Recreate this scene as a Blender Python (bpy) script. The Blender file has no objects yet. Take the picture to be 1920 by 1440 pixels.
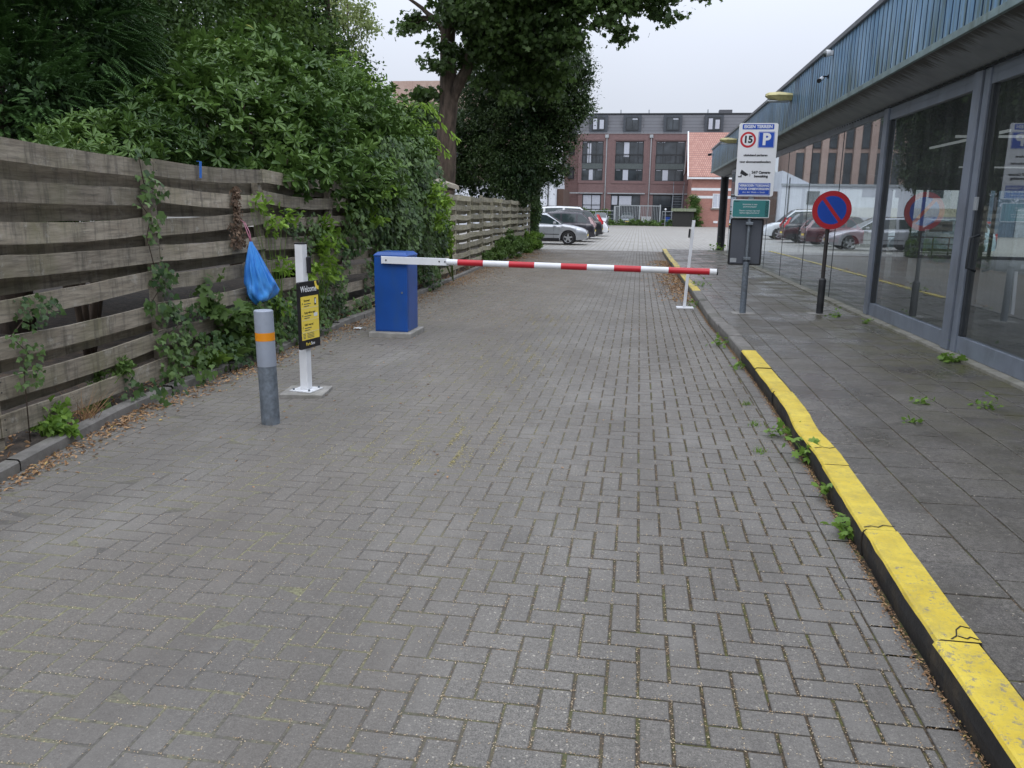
import bpy, math, random
import numpy as np
from mathutils import Matrix, Vector
random.seed(7); rng = np.random.default_rng(7)
SC = bpy.context.scene
COL = SC.collection
R = math.radians

# ------------------------------------------------------------------ camera
cam_d = bpy.data.cameras.new("camera"); cam = bpy.data.objects.new("camera", cam_d); COL.objects.link(cam)
SC.camera = cam
cam_d.sensor_width = 36.0; cam_d.lens = 28.09; cam_d.clip_start = 0.05; cam_d.clip_end = 2000
TH, ROLL, YAW = math.atan(325 / 1498.0), 0.015, math.atan(234 / 1530.0)
fh = Vector((-math.sin(YAW), math.cos(YAW), 0)); rh = Vector((math.cos(YAW), math.sin(YAW), 0)); up = Vector((0, 0, 1))
fw = fh * math.cos(TH) - up * math.sin(TH); uu = fh * math.sin(TH) + up * math.cos(TH)
r2 = rh * math.cos(ROLL) + uu * math.sin(ROLL); u2 = -rh * math.sin(ROLL) + uu * math.cos(ROLL)
m = Matrix(((r2.x, u2.x, -fw.x, 0), (r2.y, u2.y, -fw.y, 0), (r2.z, u2.z, -fw.z, 1.55), (0, 0, 0, 1)))
cam.matrix_world = m

# ------------------------------------------------------------------ world and sun (overcast)
w = bpy.data.worlds.new("World"); SC.world = w; w.use_nodes = True
nt = w.node_tree; nt.nodes.clear()
sky = nt.nodes.new("ShaderNodeTexSky"); sky.sky_type = 'NISHITA'; sky.sun_disc = False
SUN_EL, SUN_ROT = R(52), R(215)
sky.sun_elevation = SUN_EL; sky.sun_rotation = SUN_ROT; sky.dust_density = 3.0; sky.air_density = 1.0; sky.ozone_density = 1.2
bw = nt.nodes.new("ShaderNodeRGBToBW"); cl = nt.nodes.new("ShaderNodeMix"); cl.data_type = 'RGBA'
mul = nt.nodes.new("ShaderNodeMix"); mul.data_type = 'RGBA'; mul.blend_type = 'MULTIPLY'; mul.inputs[0].default_value = 1
# cloud deck: mostly even grey white, faint softness
tc = nt.nodes.new("ShaderNodeTexCoord"); nz = nt.nodes.new("ShaderNodeTexNoise"); nz.inputs["Scale"].default_value = 1.6; nz.inputs["Detail"].default_value = 4
mr = nt.nodes.new("ShaderNodeMapRange"); mr.inputs[1].default_value = .3; mr.inputs[2].default_value = .7; mr.inputs[3].default_value = .93; mr.inputs[4].default_value = 1.05
nt.links.new(tc.outputs["Generated"], nz.inputs["Vector"]); nt.links.new(nz.outputs[0], mr.inputs[0])
cl.inputs[0].default_value = 0.90
cl.inputs[7].default_value = (7.35, 7.8, 8.85, 1)
nt.links.new(sky.outputs[0], cl.inputs[6]); nt.links.new(cl.outputs[2], mul.inputs[6])
sxw = nt.nodes.new("ShaderNodeSeparateXYZ"); nt.links.new(tc.outputs["Generated"], sxw.inputs[0])   # an overcast sky is about three times brighter overhead than at the horizon
mz = nt.nodes.new("ShaderNodeMapRange"); mz.inputs[1].default_value = .12; mz.inputs[2].default_value = 1.; mz.inputs[3].default_value = .95; mz.inputs[4].default_value = 2.7
nt.links.new(sxw.outputs[2], mz.inputs[0]); mzz = nt.nodes.new("ShaderNodeMath"); mzz.operation = 'MULTIPLY'; nt.links.new(mz.outputs[0], mzz.inputs[0]); nt.links.new(mr.outputs[0], mzz.inputs[1]); nt.links.new(mzz.outputs[0], mul.inputs[7])
bg = nt.nodes.new("ShaderNodeBackground"); bg.inputs[1].default_value = 0.088
wo = nt.nodes.new("ShaderNodeOutputWorld"); nt.links.new(mul.outputs[2], bg.inputs[0]); nt.links.new(bg.outputs[0], wo.inputs[0])
sd = bpy.data.lights.new("sun", 'SUN'); sd.energy = 0.6; sd.angle = R(35); sd.color = (1, .97, .92)
sun = bpy.data.objects.new("sun", sd); COL.objects.link(sun)
sun.rotation_euler = (R(90) - SUN_EL, 0, math.pi - SUN_ROT + math.pi)
sun.rotation_euler = (R(38), 0, R(20))
SC.view_settings.view_transform = 'Standard'; SC.view_settings.look = 'None'; SC.view_settings.exposure = 0.3; SC.view_settings.gamma = 1
SC.cycles.max_bounces = 6; SC.cycles.transparent_max_bounces = 12; SC.cycles.use_denoising = True
SC.cycles.diffuse_bounces = 3; SC.cycles.glossy_bounces = 3; SC.cycles.sample_clamp_indirect = 6

# ------------------------------------------------------------------ material helpers
def nodes(name):
    mt = bpy.data.materials.new(name); mt.use_nodes = True
    t = mt.node_tree; b = t.nodes["Principled BSDF"]
    return mt, t, b
def N(t, kind, **kw):
    n = t.nodes.new("ShaderNode" + kind)
    for k, v in kw.items():
        if k in n.inputs: n.inputs[k].default_value = v
        else: setattr(n, k, v)
    return n
def mixc(t, fac, a, b, blend='MIX'):
    n = t.nodes.new("ShaderNodeMix"); n.data_type = 'RGBA'; n.blend_type = blend
    for i, v in ((0, fac), (6, a), (7, b)):
        if isinstance(v, bpy.types.NodeSocket): t.links.new(v, n.inputs[i])
        elif i == 0: n.inputs[0].default_value = v
        else: n.inputs[i].default_value = (*v[:3], 1)
    return n.outputs[2]
def ramp(t, src, lo, hi, a=0., b=1.):
    n = t.nodes.new("ShaderNodeMapRange"); t.links.new(src, n.inputs[0])
    n.inputs[1].default_value = lo; n.inputs[2].default_value = hi; n.inputs[3].default_value = a; n.inputs[4].default_value = b
    return n.outputs[0]
def noise(t, scale, detail=4, rough=.55, vec=None, stretch=None):
    if vec is None:
        tcn = t.nodes.new("ShaderNodeTexCoord"); vec = tcn.outputs["Object"]
    if stretch:
        mp = t.nodes.new("ShaderNodeMapping"); mp.inputs["Scale"].default_value = stretch; t.links.new(vec, mp.inputs[0]); vec = mp.outputs[0]
    n = t.nodes.new("ShaderNodeTexNoise"); n.inputs["Scale"].default_value = scale; n.inputs["Detail"].default_value = detail; n.inputs["Roughness"].default_value = rough
    t.links.new(vec, n.inputs["Vector"])
    return n.outputs[0]
def bump(t, b, src, strength=.3, dist=.01):
    n = t.nodes.new("ShaderNodeBump"); n.inputs["Strength"].default_value = strength; n.inputs["Distance"].default_value = dist
    t.links.new(src, n.inputs["Height"]); t.links.new(n.outputs[0], b.inputs["Normal"])
def simple(name, col, rough=.6, metal=0., var=.12, scale=6., bmp=0., spec=.5, dirt=None, stretch=None, coat=0):
    mt, t, b = nodes(name)
    n1 = noise(t, scale, 5, stretch=stretch)
    dark = tuple(c * (1 - var * 2) for c in col); lite = tuple(min(1, c * (1 + var)) for c in col)
    c = mixc(t, ramp(t, n1, .3, .7), dark, lite)
    if dirt:
        n2 = noise(t, dirt[1], 6, .65, stretch=dirt[3] if len(dirt) > 3 else None); c = mixc(t, ramp(t, n2, .5, .72, 0, dirt[2]), c, dirt[0])
    t.links.new(c, b.inputs["Base Color"])
    b.inputs["Roughness"].default_value = rough; b.inputs["Metallic"].default_value = metal
    b.inputs["Specular IOR Level"].default_value = spec
    if coat: b.inputs["Coat Weight"].default_value = coat; b.inputs["Coat Roughness"].default_value = .04
    if bmp: bump(t, b, noise(t, scale * 6, 5), bmp)
    return mt
M = {}
M['white'] = simple('white_paint', (.75, .77, .8), .4, var=.04, dirt=((.35, .33, .27), 3., .35))
M['whiteboard'] = simple('sign_white', (.72, .74, .76), .35, var=.02, dirt=((.5, .5, .46), 5, .25))
M['blue'] = simple('cabinet_blue', (.009, .075, .33), .36, var=.08, scale=2.5, dirt=((.03, .08, .18), 5, .45, (1, 1, .4)))
M['red'] = simple('red_film', (.5, .012, .025), .35, var=.06)
M['signblue'] = simple('sign_blue', (.01, .07, .42), .35, var=.03)
M['signred'] = simple('sign_red', (.48, .02, .03), .4, var=.06)
M['black'] = simple('black_plastic', (.012, .012, .014), .45, var=.1)
M['galv'] = simple('galvanised', (.22, .25, .28), .5, .55, var=.18, scale=22, dirt=((.13, .14, .14), 4, .5))
M['galvdark'] = simple('galvanised_weathered', (.17, .2, .235), .6, .25, var=.2, scale=25, dirt=((.11, .11, .1), 5, .5))
M['bollard'] = simple('bollard_grey', (.32, .36, .43), .5, .1, var=.06, scale=3, dirt=((.2, .21, .22), 8, .3))
M['orange'] = simple('orange_film', (.75, .27, .01), .4, var=.04)
M['concrete'] = simple('concrete', (.3, .29, .27), .9, var=.14, scale=9, bmp=.3, dirt=((.12, .12, .08), 3, .6))
M['kerbgrey'] = simple('kerb_concrete', (.2, .19, .175), .9, var=.16, scale=8, bmp=.4, dirt=((.06, .065, .04), 2.3, .75))
M['signgreen'] = simple('sign_teal', (.035, .2, .2), .4, var=.04)
M['panelyellow'] = simple('panel_yellow', (.85, .66, .09), .4, var=.02)
M['frame'] = simple('grey_blue_frame', (.21, .24, .29), .42, .1, var=.08, scale=3, dirt=((.08, .085, .08), 4, .5, (1, 1, .35)))
M['darkframe'] = simple('dark_frame', (.03, .035, .04), .5, var=.1)
M['soffit'] = None
M['bagblue'] = None
M['steel'] = simple('light_steel', (.4, .43, .45), .45, .3, var=.1)
M['yellowed'] = simple('yellowed_plastic', (.5, .46, .22), .5, var=.12, dirt=((.2, .2, .08), 8, .5))
M['tyre'] = simple('tyre', (.015, .015, .016), .8, var=.1)
M['rim'] = simple('alloy', (.5, .51, .53), .3, .7, var=.06)
M['glassdark'] = simple('car_glass', (.035, .05, .053), .04, var=.1, spec=.8)  # base lifted towards teal, standing in for sky reflected in the windows
M['bark'] = simple('bark', (.115, .085, .065), .9, var=.35, scale=9, bmp=.8, stretch=(1, 1, .25), dirt=((.05, .06, .03), 2, .5))
M['twig'] = simple('twig', (.07, .05, .035), .9, var=.2)
M['drystem'] = simple('dry_stem', (.3, .2, .11), .9, var=.25)
M['soil'] = simple('soil', (.05, .038, .028), .95, var=.3, scale=12, bmp=.8, dirt=((.11, .07, .04), 6, .6))
M['render'] = simple('white_render', (.62, .65, .7), .85, var=.05, scale=1, dirt=((.4, .42, .45), .5, .35))
M['canvas'] = simple('parasol_canvas', (.42, .38, .31), .85, var=.07)
M['screw'] = simple('screw', (.03, .03, .04), .4, .6)
M['tactile'] = simple('sign_back_grey', (.1, .11, .13), .5, .3, var=.06, scale=3)

# weathered boards of the fence
def board_mat(name, a, bcol, green):
    mt, t, b = nodes(name)
    at = N(t, "Attribute", attribute_name="tone")
    n1 = noise(t, 5, 6, .65, stretch=(1, .5, 3)); n2 = noise(t, 40, 4, .7, stretch=(1, .06, 1.2)); n3 = noise(t, 1.7, 5, .6)
    n4 = noise(t, 9, 6, .7, stretch=(1, 1.6, .25))
    c = mixc(t, ramp(t, n1, .3, .7), a, bcol)
    c = mixc(t, ramp(t, n2, .45, .7, 0, .65), c, (.07, .062, .05))
    c = mixc(t, ramp(t, n3, .48, .7, 0, .6), c, green)
    c = mixc(t, ramp(t, n4, .5, .66, 0, .65), c, (.075, .068, .055))
    c = mixc(t, ramp(t, noise(t, 6, 7, .8), .56, .66, 0, .6), c, (.4, .385, .34))
    c = mixc(t, 1.0, c, (1, 1, 1), 'MULTIPLY')
    mm = t.nodes.new("ShaderNodeVectorMath"); mm.operation = 'SCALE'
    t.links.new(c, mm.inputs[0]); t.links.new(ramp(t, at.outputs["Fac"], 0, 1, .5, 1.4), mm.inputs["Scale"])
    t.links.new(mm.outputs[0], b.inputs["Base Color"]); b.inputs["Roughness"].default_value = .88
    bump(t, b, n2, .5, .006)
    return mt
M['board'] = board_mat('weathered_board', (.215, .18, .135), (.36, .32, .25), (.16, .155, .075))
M['board2'] = board_mat('pale_weathered_board', (.3, .275, .195), (.44, .41, .31), (.26, .25, .12))

# paving brick
def paver_mat():
    mt, t, b = nodes('paver')
    at = N(t, "Attribute", attribute_name="tone")
    geo = N(t, "NewGeometry"); pos = geo.outputs["Position"]
    c = mixc(t, at.outputs["Fac"], (.108, .096, .083), (.24, .22, .192))
    gr = noise(t, 62, 2, .6, vec=pos); c = mixc(t, ramp(t, gr, .36, .64), mixc(t, .6, c, (.03, .028, .024)), mixc(t, .24, c, (.5, .47, .42)))
    gq = noise(t, 150, 1, .5, vec=pos); c = mixc(t, ramp(t, gq, .38, .62), mixc(t, .4, c, (.03, .028, .024)), mixc(t, .15, c, (.55, .52, .47)))
    g3 = noise(t, 5, 5, .75, vec=pos); c = mixc(t, ramp(t, g3, .42, .62, 0, .3), c, (.06, .055, .048))
    v2 = t.nodes.new('ShaderNodeTexVoronoi'); v2.inputs['Scale'].default_value = 46; t.links.new(pos, v2.inputs['Vector']); mm2 = t.nodes.new('ShaderNodeMath'); mm2.operation = 'MULTIPLY'; t.links.new(ramp(t, v2.outputs['Distance'], .14, .2, 1, 0), mm2.inputs[0]); t.links.new(ramp(t, noise(t, 18, 3, .6, vec=pos), .44, .56), mm2.inputs[1]); c = mixc(t, mm2.outputs[0], c, (.62, .57, .48))
    sp = noise(t, 230, 4, .8, vec=pos); c = mixc(t, ramp(t, sp, .35, .65), mixc(t, .6, c, (.03, .029, .027)), mixc(t, .2, c, (.62, .6, .55)))
    v = t.nodes.new("ShaderNodeTexVoronoi"); v.inputs["Scale"].default_value = 80; t.links.new(pos, v.inputs["Vector"])
    vm = ramp(t, v.outputs["Distance"], .13, .2, .9, 0); mask = noise(t, 37, 2, .5, vec=pos)
    mx = t.nodes.new("ShaderNodeMath"); mx.operation = 'MULTIPLY'; t.links.new(vm, mx.inputs[0]); t.links.new(ramp(t, mask, .46, .62), mx.inputs[1])
    c = mixc(t, mx.outputs[0], c, (.5, .46, .38))
    big = noise(t, .55, 5, .6, vec=pos, stretch=(1, .45, 1)); c = mixc(t, ramp(t, big, .35, .68, 0, .55), c, (.115, .104, .093))
    pat = noise(t, 1.7, 6, .7, vec=pos, stretch=(1, .6, 1)); c = mixc(t, ramp(t, pat, .5, .7, 0, .55), c, (.235, .225, .205))
    c = mixc(t, ramp(t, noise(t, .8, 5, .65, vec=pos, stretch=(1.3, .4, 1)), .46, .62, 0, .45), c, (.085, .077, .068))
    c = mixc(t, ramp(t, noise(t, .32, 4, .6, vec=pos, stretch=(1.6, .22, 1)), .5, .62, 0, .3), c, (.14, .12, .098))
    sx = N(t, "SeparateXYZ"); t.links.new(pos, sx.inputs[0])
    lf = ramp(t, sx.outputs[0], -3.9, -2.2, .5, 0)
    nn = noise(t, 3, 5, .7, vec=pos); m2 = t.nodes.new("ShaderNodeMath"); m2.operation = 'MULTIPLY'; t.links.new(lf, m2.inputs[0]); t.links.new(ramp(t, nn, .3, .65), m2.inputs[1])
    c = mixc(t, m2.outputs[0], c, (.27, .255, .235))
    br = ramp(t, sx.outputs[1], 8, 24, 0, .45); brn = noise(t, 1.1, 4, .6, vec=pos)
    m3 = t.nodes.new("ShaderNodeMath"); m3.operation = 'MULTIPLY'; t.links.new(br, m3.inputs[0]); t.links.new(ramp(t, sx.outputs[0], -1.5, -.4, 1, .15), m3.inputs[1])
    c = mixc(t, m3.outputs[0], c, (.15, .115, .08))
    t.links.new(c, b.inputs["Base Color"])
    rgh = ramp(t, noise(t, .8, 4, .6, vec=pos), .3, .7, .5, .82)
    t.links.new(rgh, b.inputs["Roughness"]); b.inputs["Specular IOR Level"].default_value = .45
    bump(t, b, sp, .55, .0016)
    return mt
M['paver'] = paver_mat()
def joint_mat():
    mt, t, b = nodes('joint_sand')
    geo = N(t, "NewGeometry"); pos = geo.outputs["Position"]
    sx = N(t, "SeparateXYZ"); t.links.new(pos, sx.inputs[0])
    c = mixc(t, ramp(t, noise(t, 60, 4, .7, vec=pos), .35, .65), (.02, .016, .011), (.11, .08, .05))
    c = mixc(t, ramp(t, noise(t, 9, 5, .7, vec=pos), .48, .62, 0, .85), c, (.085, .095, .022))
    c = mixc(t, ramp(t, noise(t, 130, 2, .5, vec=pos), .62, .7, 0, .8), c, (.4, .28, .17))
    grey = mixc(t, ramp(t, noise(t, 2.5, 5, .7, vec=pos), .45, .62), (.125, .118, .106), (.23, .225, .13))
    grey = mixc(t, ramp(t, noise(t, 60, 5, .7, vec=pos), .4, .62, 0, .7), grey, (.06, .055, .048))
    fx = ramp(t, sx.outputs[0], -1.2, .3, 1, 0)
    c = mixc(t, fx, c, grey)
    t.links.new(c, b.inputs["Base Color"]); b.inputs["Roughness"].default_value = .95
    return mt
M['joint'] = joint_mat()
def slab_mat():
    mt, t, b = nodes('pavement_slab')
    at = N(t, "Attribute", attribute_name="tone")
    pos = N(t, "NewGeometry").outputs["Position"]
    c = mixc(t, at.outputs["Fac"], (.066, .057, .048), (.138, .122, .104))
    gr = noise(t, 55, 2, .6, vec=pos); c = mixc(t, ramp(t, gr, .36, .64), mixc(t, .55, c, (.03, .028, .025)), mixc(t, .15, c, (.5, .47, .43)))
    sp = noise(t, 220, 4, .8, vec=pos); c = mixc(t, ramp(t, sp, .38, .62), mixc(t, .55, c, (.02, .019, .018)), mixc(t, .18, c, (.5, .48, .44)))
    n2 = noise(t, 1.3, 6, .7, vec=pos); c = mixc(t, ramp(t, n2, .46, .68, 0, .6), c, (.052, .045, .038))
    v = t.nodes.new("ShaderNodeTexVoronoi"); v.inputs["Scale"].default_value = 42; t.links.new(pos, v.inputs["Vector"])
    mx = t.nodes.new("ShaderNodeMath"); mx.operation = 'MULTIPLY'; t.links.new(ramp(t, v.outputs["Distance"], .13, .19, .9, 0), mx.inputs[0]); t.links.new(ramp(t, noise(t, 21, 2, .5, vec=pos), .5, .62), mx.inputs[1])
    c = mixc(t, mx.outputs[0], c, (.45, .4, .33))
    sx = N(t, "SeparateXYZ"); t.links.new(pos, sx.inputs[0])
    gm = t.nodes.new("ShaderNodeMath"); gm.operation = 'MULTIPLY'; t.links.new(ramp(t, sx.outputs[0], 1.9, 3.3, .1, .95), gm.inputs[0]); t.links.new(ramp(t, noise(t, 3.5, 5, .7, vec=pos), .38, .6), gm.inputs[1])
    c = mixc(t, gm.outputs[0], c, (.1, .095, .045))
    t.links.new(c, b.inputs["Base Color"])
    t.links.new(ramp(t, noise(t, 1.1, 5, .6, vec=pos), .4, .6, .22, .7), b.inputs["Roughness"])
    bump(t, b, sp, .5, .0015)
    return mt
M['slab'] = slab_mat()
def yellow_mat():
    mt, t, b = nodes('yellow_kerb_paint')
    pos = N(t, "NewGeometry").outputs["Position"]
    c = mixc(t, ramp(t, noise(t, 4, 5, .6, vec=pos), .3, .7), (.58, .42, .03), (.72, .57, .075))
    c = mixc(t, ramp(t, noise(t, 45, 6, .8, vec=pos), .54, .64, 0, .7), c, (.36, .31, .13))
    c = mixc(t, ramp(t, noise(t, 7, 6, .75, vec=pos), .45, .66, 0, .55), c, (.36, .28, .06))
    wr_ = noise(t, 30, 6, .85, vec=pos); wr2 = noise(t, 1.3, 3, .5, vec=pos); wa = t.nodes.new('ShaderNodeMath'); t.links.new(wr_, wa.inputs[0]); t.links.new(ramp(t, wr2, .45, .65, -.14, .035), wa.inputs[1]); c = mixc(t, ramp(t, wa.outputs[0], .58, .62, 0, .85), c, (.22, .2, .16))
    sx = N(t, "SeparateXYZ"); t.links.new(pos, sx.inputs[0])
    far = ramp(t, sx.outputs[1], 12, 17, .0, .13); wn = noise(t, 9, 6, .75, vec=pos)
    ad = t.nodes.new("ShaderNodeMath"); t.links.new(wn, ad.inputs[0]); t.links.new(far, ad.inputs[1])
    c = mixc(t, ramp(t, ad.outputs[0], .62, .68, 0, .9), c, (.2, .19, .16))
    t.links.new(c, b.inputs["Base Color"]); b.inputs["Roughness"].default_value = .6
    bump(t, b, noise(t, 120, 3, .6, vec=pos), .5, .002)
    return mt
M['yellow'] = yellow_mat()
M['kerbblack'] = simple('kerb_dark_face', (.022, .021, .02), .75, var=.25, scale=7, bmp=.4, dirt=((.14, .1, .05), 4, .45))
def lot_mat():
    mt, t, b = nodes('parking_lot_paving')
    pos = N(t, "NewGeometry").outputs["Position"]
    mp = t.nodes.new("ShaderNodeMapping"); mp.inputs["Rotation"].default_value = (0, 0, R(90)); t.links.new(pos, mp.inputs[0])
    br = t.nodes.new("ShaderNodeTexBrick"); t.links.new(mp.outputs[0], br.inputs["Vector"])
    br.inputs["Scale"].default_value = 1; br.inputs["Brick Width"].default_value = .42; br.inputs["Row Height"].default_value = .21
    br.inputs["Mortar Size"].default_value = .022; br.inputs["Color1"].default_value = (.235, .225, .21, 1); br.inputs["Color2"].default_value = (.33, .318, .3, 1); br.inputs["Mortar"].default_value = (.17, .165, .13, 1)
    c = mixc(t, ramp(t, noise(t, .35, 6, .65, vec=pos), .45, .7, 0, .6), br.outputs[0], (.2, .185, .15))
    c = mixc(t, ramp(t, noise(t, .9, 6, .75, vec=pos), .58, .7, 0, .6), c, (.36, .35, .33))
    c = mixc(t, ramp(t, noise(t, 9, 4, .7, vec=pos), .6, .7, 0, .6), c, (.25, .2, .09))
    t.links.new(c, b.inputs["Base Color"]); b.inputs["Roughness"].default_value = .6
    return mt
M['lot'] = lot_mat()
def brick_mat(name, c1, c2, mortar, bw=.22, bh=.065, mort=.01, bigdirt=(.05, .04, .04)):
    mt, t, b = nodes(name)
    pos = N(t, "NewGeometry").outputs["Position"]
    sx = N(t, "SeparateXYZ"); t.links.new(pos, sx.inputs[0]); ad = t.nodes.new("ShaderNodeMath"); t.links.new(sx.outputs[0], ad.inputs[0]); t.links.new(sx.outputs[1], ad.inputs[1])
    cb = N(t, "CombineXYZ"); t.links.new(ad.outputs[0], cb.inputs[0]); t.links.new(sx.outputs[2], cb.inputs[1])
    br = t.nodes.new("ShaderNodeTexBrick"); t.links.new(cb.outputs[0], br.inputs["Vector"])
    br.inputs["Scale"].default_value = 1; br.inputs["Brick Width"].default_value = bw; br.inputs["Row Height"].default_value = bh
    br.inputs["Mortar Size"].default_value = mort; br.inputs["Color1"].default_value = (*c1, 1); br.inputs["Color2"].default_value = (*c2, 1); br.inputs["Mortar"].default_value = (*mortar, 1)
    c = mixc(t, ramp(t, noise(t, 1.3, 6, .7, vec=pos), .45, .72, 0, .5), br.outputs[0], bigdirt)
    c = mixc(t, ramp(t, noise(t, 4, 6, .8, vec=pos), .6, .7, 0, .4), c, tuple(min(1, k * 2.2) for k in c2))
    t.links.new(c, b.inputs["Base Color"]); b.inputs["Roughness"].default_value = .85
    return mt
M['brick'] = brick_mat('hazed_red_brick', (.18, .1, .096), (.235, .135, .13), (.19, .155, .155), bigdirt=(.16, .105, .105))  # brick colours lightened and greyed, distance haze put into the albedo
M['brickred'] = brick_mat('orange_red_brick', (.34, .12, .09), (.42, .17, .13), (.36, .27, .24), bigdirt=(.28, .13, .11))
M['brickpink'] = brick_mat('pink_brown_brick', (.42, .29, .235), (.5, .36, .3), (.36, .29, .25), bigdirt=(.33, .2, .16))
def tile_mat(name, a, b_, mort, bwid, rh, ms=.03):
    mt, t, b = nodes(name)
    pos = N(t, "NewGeometry").outputs["Position"]
    sx = N(t, "SeparateXYZ"); t.links.new(pos, sx.inputs[0]); cb = N(t, "CombineXYZ"); t.links.new(sx.outputs[0], cb.inputs[0]); t.links.new(sx.outputs[2], cb.inputs[1])
    br = t.nodes.new("ShaderNodeTexBrick"); t.links.new(cb.outputs[0], br.inputs["Vector"]); br.inputs["Scale"].default_value = 1; br.inputs["Brick Width"].default_value = bwid; br.inputs["Row Height"].default_value = rh
    br.inputs["Mortar Size"].default_value = ms; br.inputs["Mortar Smooth"].default_value = .6; br.inputs["Color1"].default_value = (*a, 1); br.inputs["Color2"].default_value = (*b_, 1); br.inputs["Mortar"].default_value = (*mort, 1)
    c = mixc(t, ramp(t, noise(t, 1.2, 5, .7, vec=pos), .5, .7, 0, .4), br.outputs[0], tuple(k * .7 for k in a))
    t.links.new(c, b.inputs["Base Color"]); b.inputs["Roughness"].default_value = .6
    bump(t, b, br.outputs["Fac"], -.6, .04)
    return mt
M['tiles'] = tile_mat('red_roof_tiles', (.38, .18, .14), (.47, .25, .2), (.18, .1, .08), .24, .26)
M['slate'] = tile_mat('dark_slate_roof', (.09, .094, .108), (.115, .12, .135), (.025, .025, .03), 9.0, .42, .03)
def clad_mat():
    mt, t, b = nodes('blue_grey_cladding')
    pos = N(t, "NewGeometry").outputs["Position"]; sx = N(t, "SeparateXYZ"); t.links.new(pos, sx.inputs[0])
    c = mixc(t, ramp(t, noise(t, 1.2, 4, .6, vec=pos, stretch=(1, 1.2, .5)), .3, .7), (.13, .27, .44), (.28, .44, .62))
    st = noise(t, 4.5, 6, .7, vec=pos, stretch=(1, 3, .22))
    low = ramp(t, sx.outputs[2], 3.22, 4.1, .11, -.05)
    ad = t.nodes.new("ShaderNodeMath"); t.links.new(st, ad.inputs[0]); t.links.new(low, ad.inputs[1])
    farg = ramp(t, sx.outputs[1], 8, 30, 0, .09); ad2 = t.nodes.new("ShaderNodeMath"); t.links.new(ad.outputs[0], ad2.inputs[0]); t.links.new(farg, ad2.inputs[1])
    c = mixc(t, ramp(t, ad2.outputs[0], .5, .68, 0, .85), c, (.085, .11, .055))
    c = mixc(t, ramp(t, noise(t, 1.1, 6, .8, vec=pos, stretch=(1, 2.2, .15)), .57, .63, 0, .7), c, (.03, .04, .04))
    wv = noise(t, 9, 6, .8, vec=pos, stretch=(1, 1.5, .5)); c = mixc(t, ramp(t, wv, .56, .7, 0, .5), c, (.42, .52, .6))
    t.links.new(c, b.inputs["Base Color"]); b.inputs["Roughness"].default_value = .45; b.inputs["Metallic"].default_value = .1
    return mt
M['clad'] = clad_mat()
def soffit_mat(name, a, bc, edge):
    mt, t, b = nodes(name)
    pos = N(t, "NewGeometry").outputs["Position"]; sx = N(t, "SeparateXYZ"); t.links.new(pos, sx.inputs[0])
    c = mixc(t, ramp(t, noise(t, 2.5, 5, .6, vec=pos), .3, .7), a, bc)
    st = noise(t, 5, 6, .8, vec=pos, stretch=(.3, 3.4, .3)); e = ramp(t, sx.outputs[0], 2.88, 3.14, .28, -.1)
    ad = t.nodes.new("ShaderNodeMath"); t.links.new(st, ad.inputs[0]); t.links.new(e, ad.inputs[1])
    c = mixc(t, ramp(t, ad.outputs[0], .5, .66, 0, .92), c, edge)
    c = mixc(t, ramp(t, noise(t, 5, 6, .8, vec=pos, stretch=(.4, 2.5, .4)), .6, .7, 0, .5), c, (.28, .28, .22))
    t.links.new(c, b.inputs["Base Color"]); b.inputs["Roughness"].default_value = .6
    return mt
M['soffit'] = soffit_mat('soffit_panel', (.17, .19, .205), (.25, .27, .285), (.028, .026, .018))
M['flash'] = simple('green_stained_flashing', (.2, .27, .27), .5, .1, var=.15, scale=5, dirt=((.05, .055, .025), 3.5, .85, (1, 1, .4)))
def glass_mat(name, tint, spec=1.5, trans=(.85, .9, .88)):
    mt = bpy.data.materials.new(name); mt.use_nodes = True; t = mt.node_tree; t.nodes.clear()
    out = t.nodes.new("ShaderNodeOutputMaterial"); fr = N(t, "Fresnel"); fr.inputs[0].default_value = spec
    a = t.nodes.new("ShaderNodeMath"); a.operation = 'MULTIPLY'; a.inputs[1].default_value = 2.3; a.use_clamp = True; t.links.new(fr.outputs[0], a.inputs[0])
    g = N(t, "BsdfGlossy"); g.inputs["Roughness"].default_value = .012; g.inputs["Color"].default_value = (*tint, 1)
    tr = N(t, "BsdfTransparent"); tr.inputs[0].default_value = (*trans, 1)
    df = N(t, "BsdfDiffuse"); df.inputs[0].default_value = (.34, .36, .36, 1)
    ms = N(t, "MixShader"); t.links.new(a.outputs[0], ms.inputs[0]); t.links.new(tr.outputs[0], ms.inputs[1]); t.links.new(g.outputs[0], ms.inputs[2])
    pos = N(t, "NewGeometry").outputs["Position"]
    ms2 = N(t, "MixShader"); t.links.new(ramp(t, noise(t, 2.2, 6, .8, vec=pos, stretch=(1, 3, .35)), .4, .75, 0.07, .2), ms2.inputs[0]); t.links.new(ms.outputs[0], ms2.inputs[1]); t.links.new(df.outputs[0], ms2.inputs[2])
    t.links.new(ms2.outputs[0], out.inputs[0])
    return mt
M['glass'] = glass_mat('window_glass', (.84, .89, .92))
M['bwin'] = simple('far_window_glass', (.05, .06, .07), .08, var=.3, scale=.7, spec=.7)
M['blind'] = simple('window_blind', (.5, .53, .6), .5, var=.05)
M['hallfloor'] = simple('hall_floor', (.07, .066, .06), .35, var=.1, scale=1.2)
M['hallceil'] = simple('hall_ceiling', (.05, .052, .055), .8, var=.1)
def lamp_mat():
    mt, t, b = nodes('tube_light'); b.inputs["Base Color"].default_value = (.8, .8, .8, 1); b.inputs["Emission Color"].default_value = (.9, .95, 1, 1); b.inputs["Emission Strength"].default_value = .22
    return mt
M['tube'] = lamp_mat()
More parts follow.
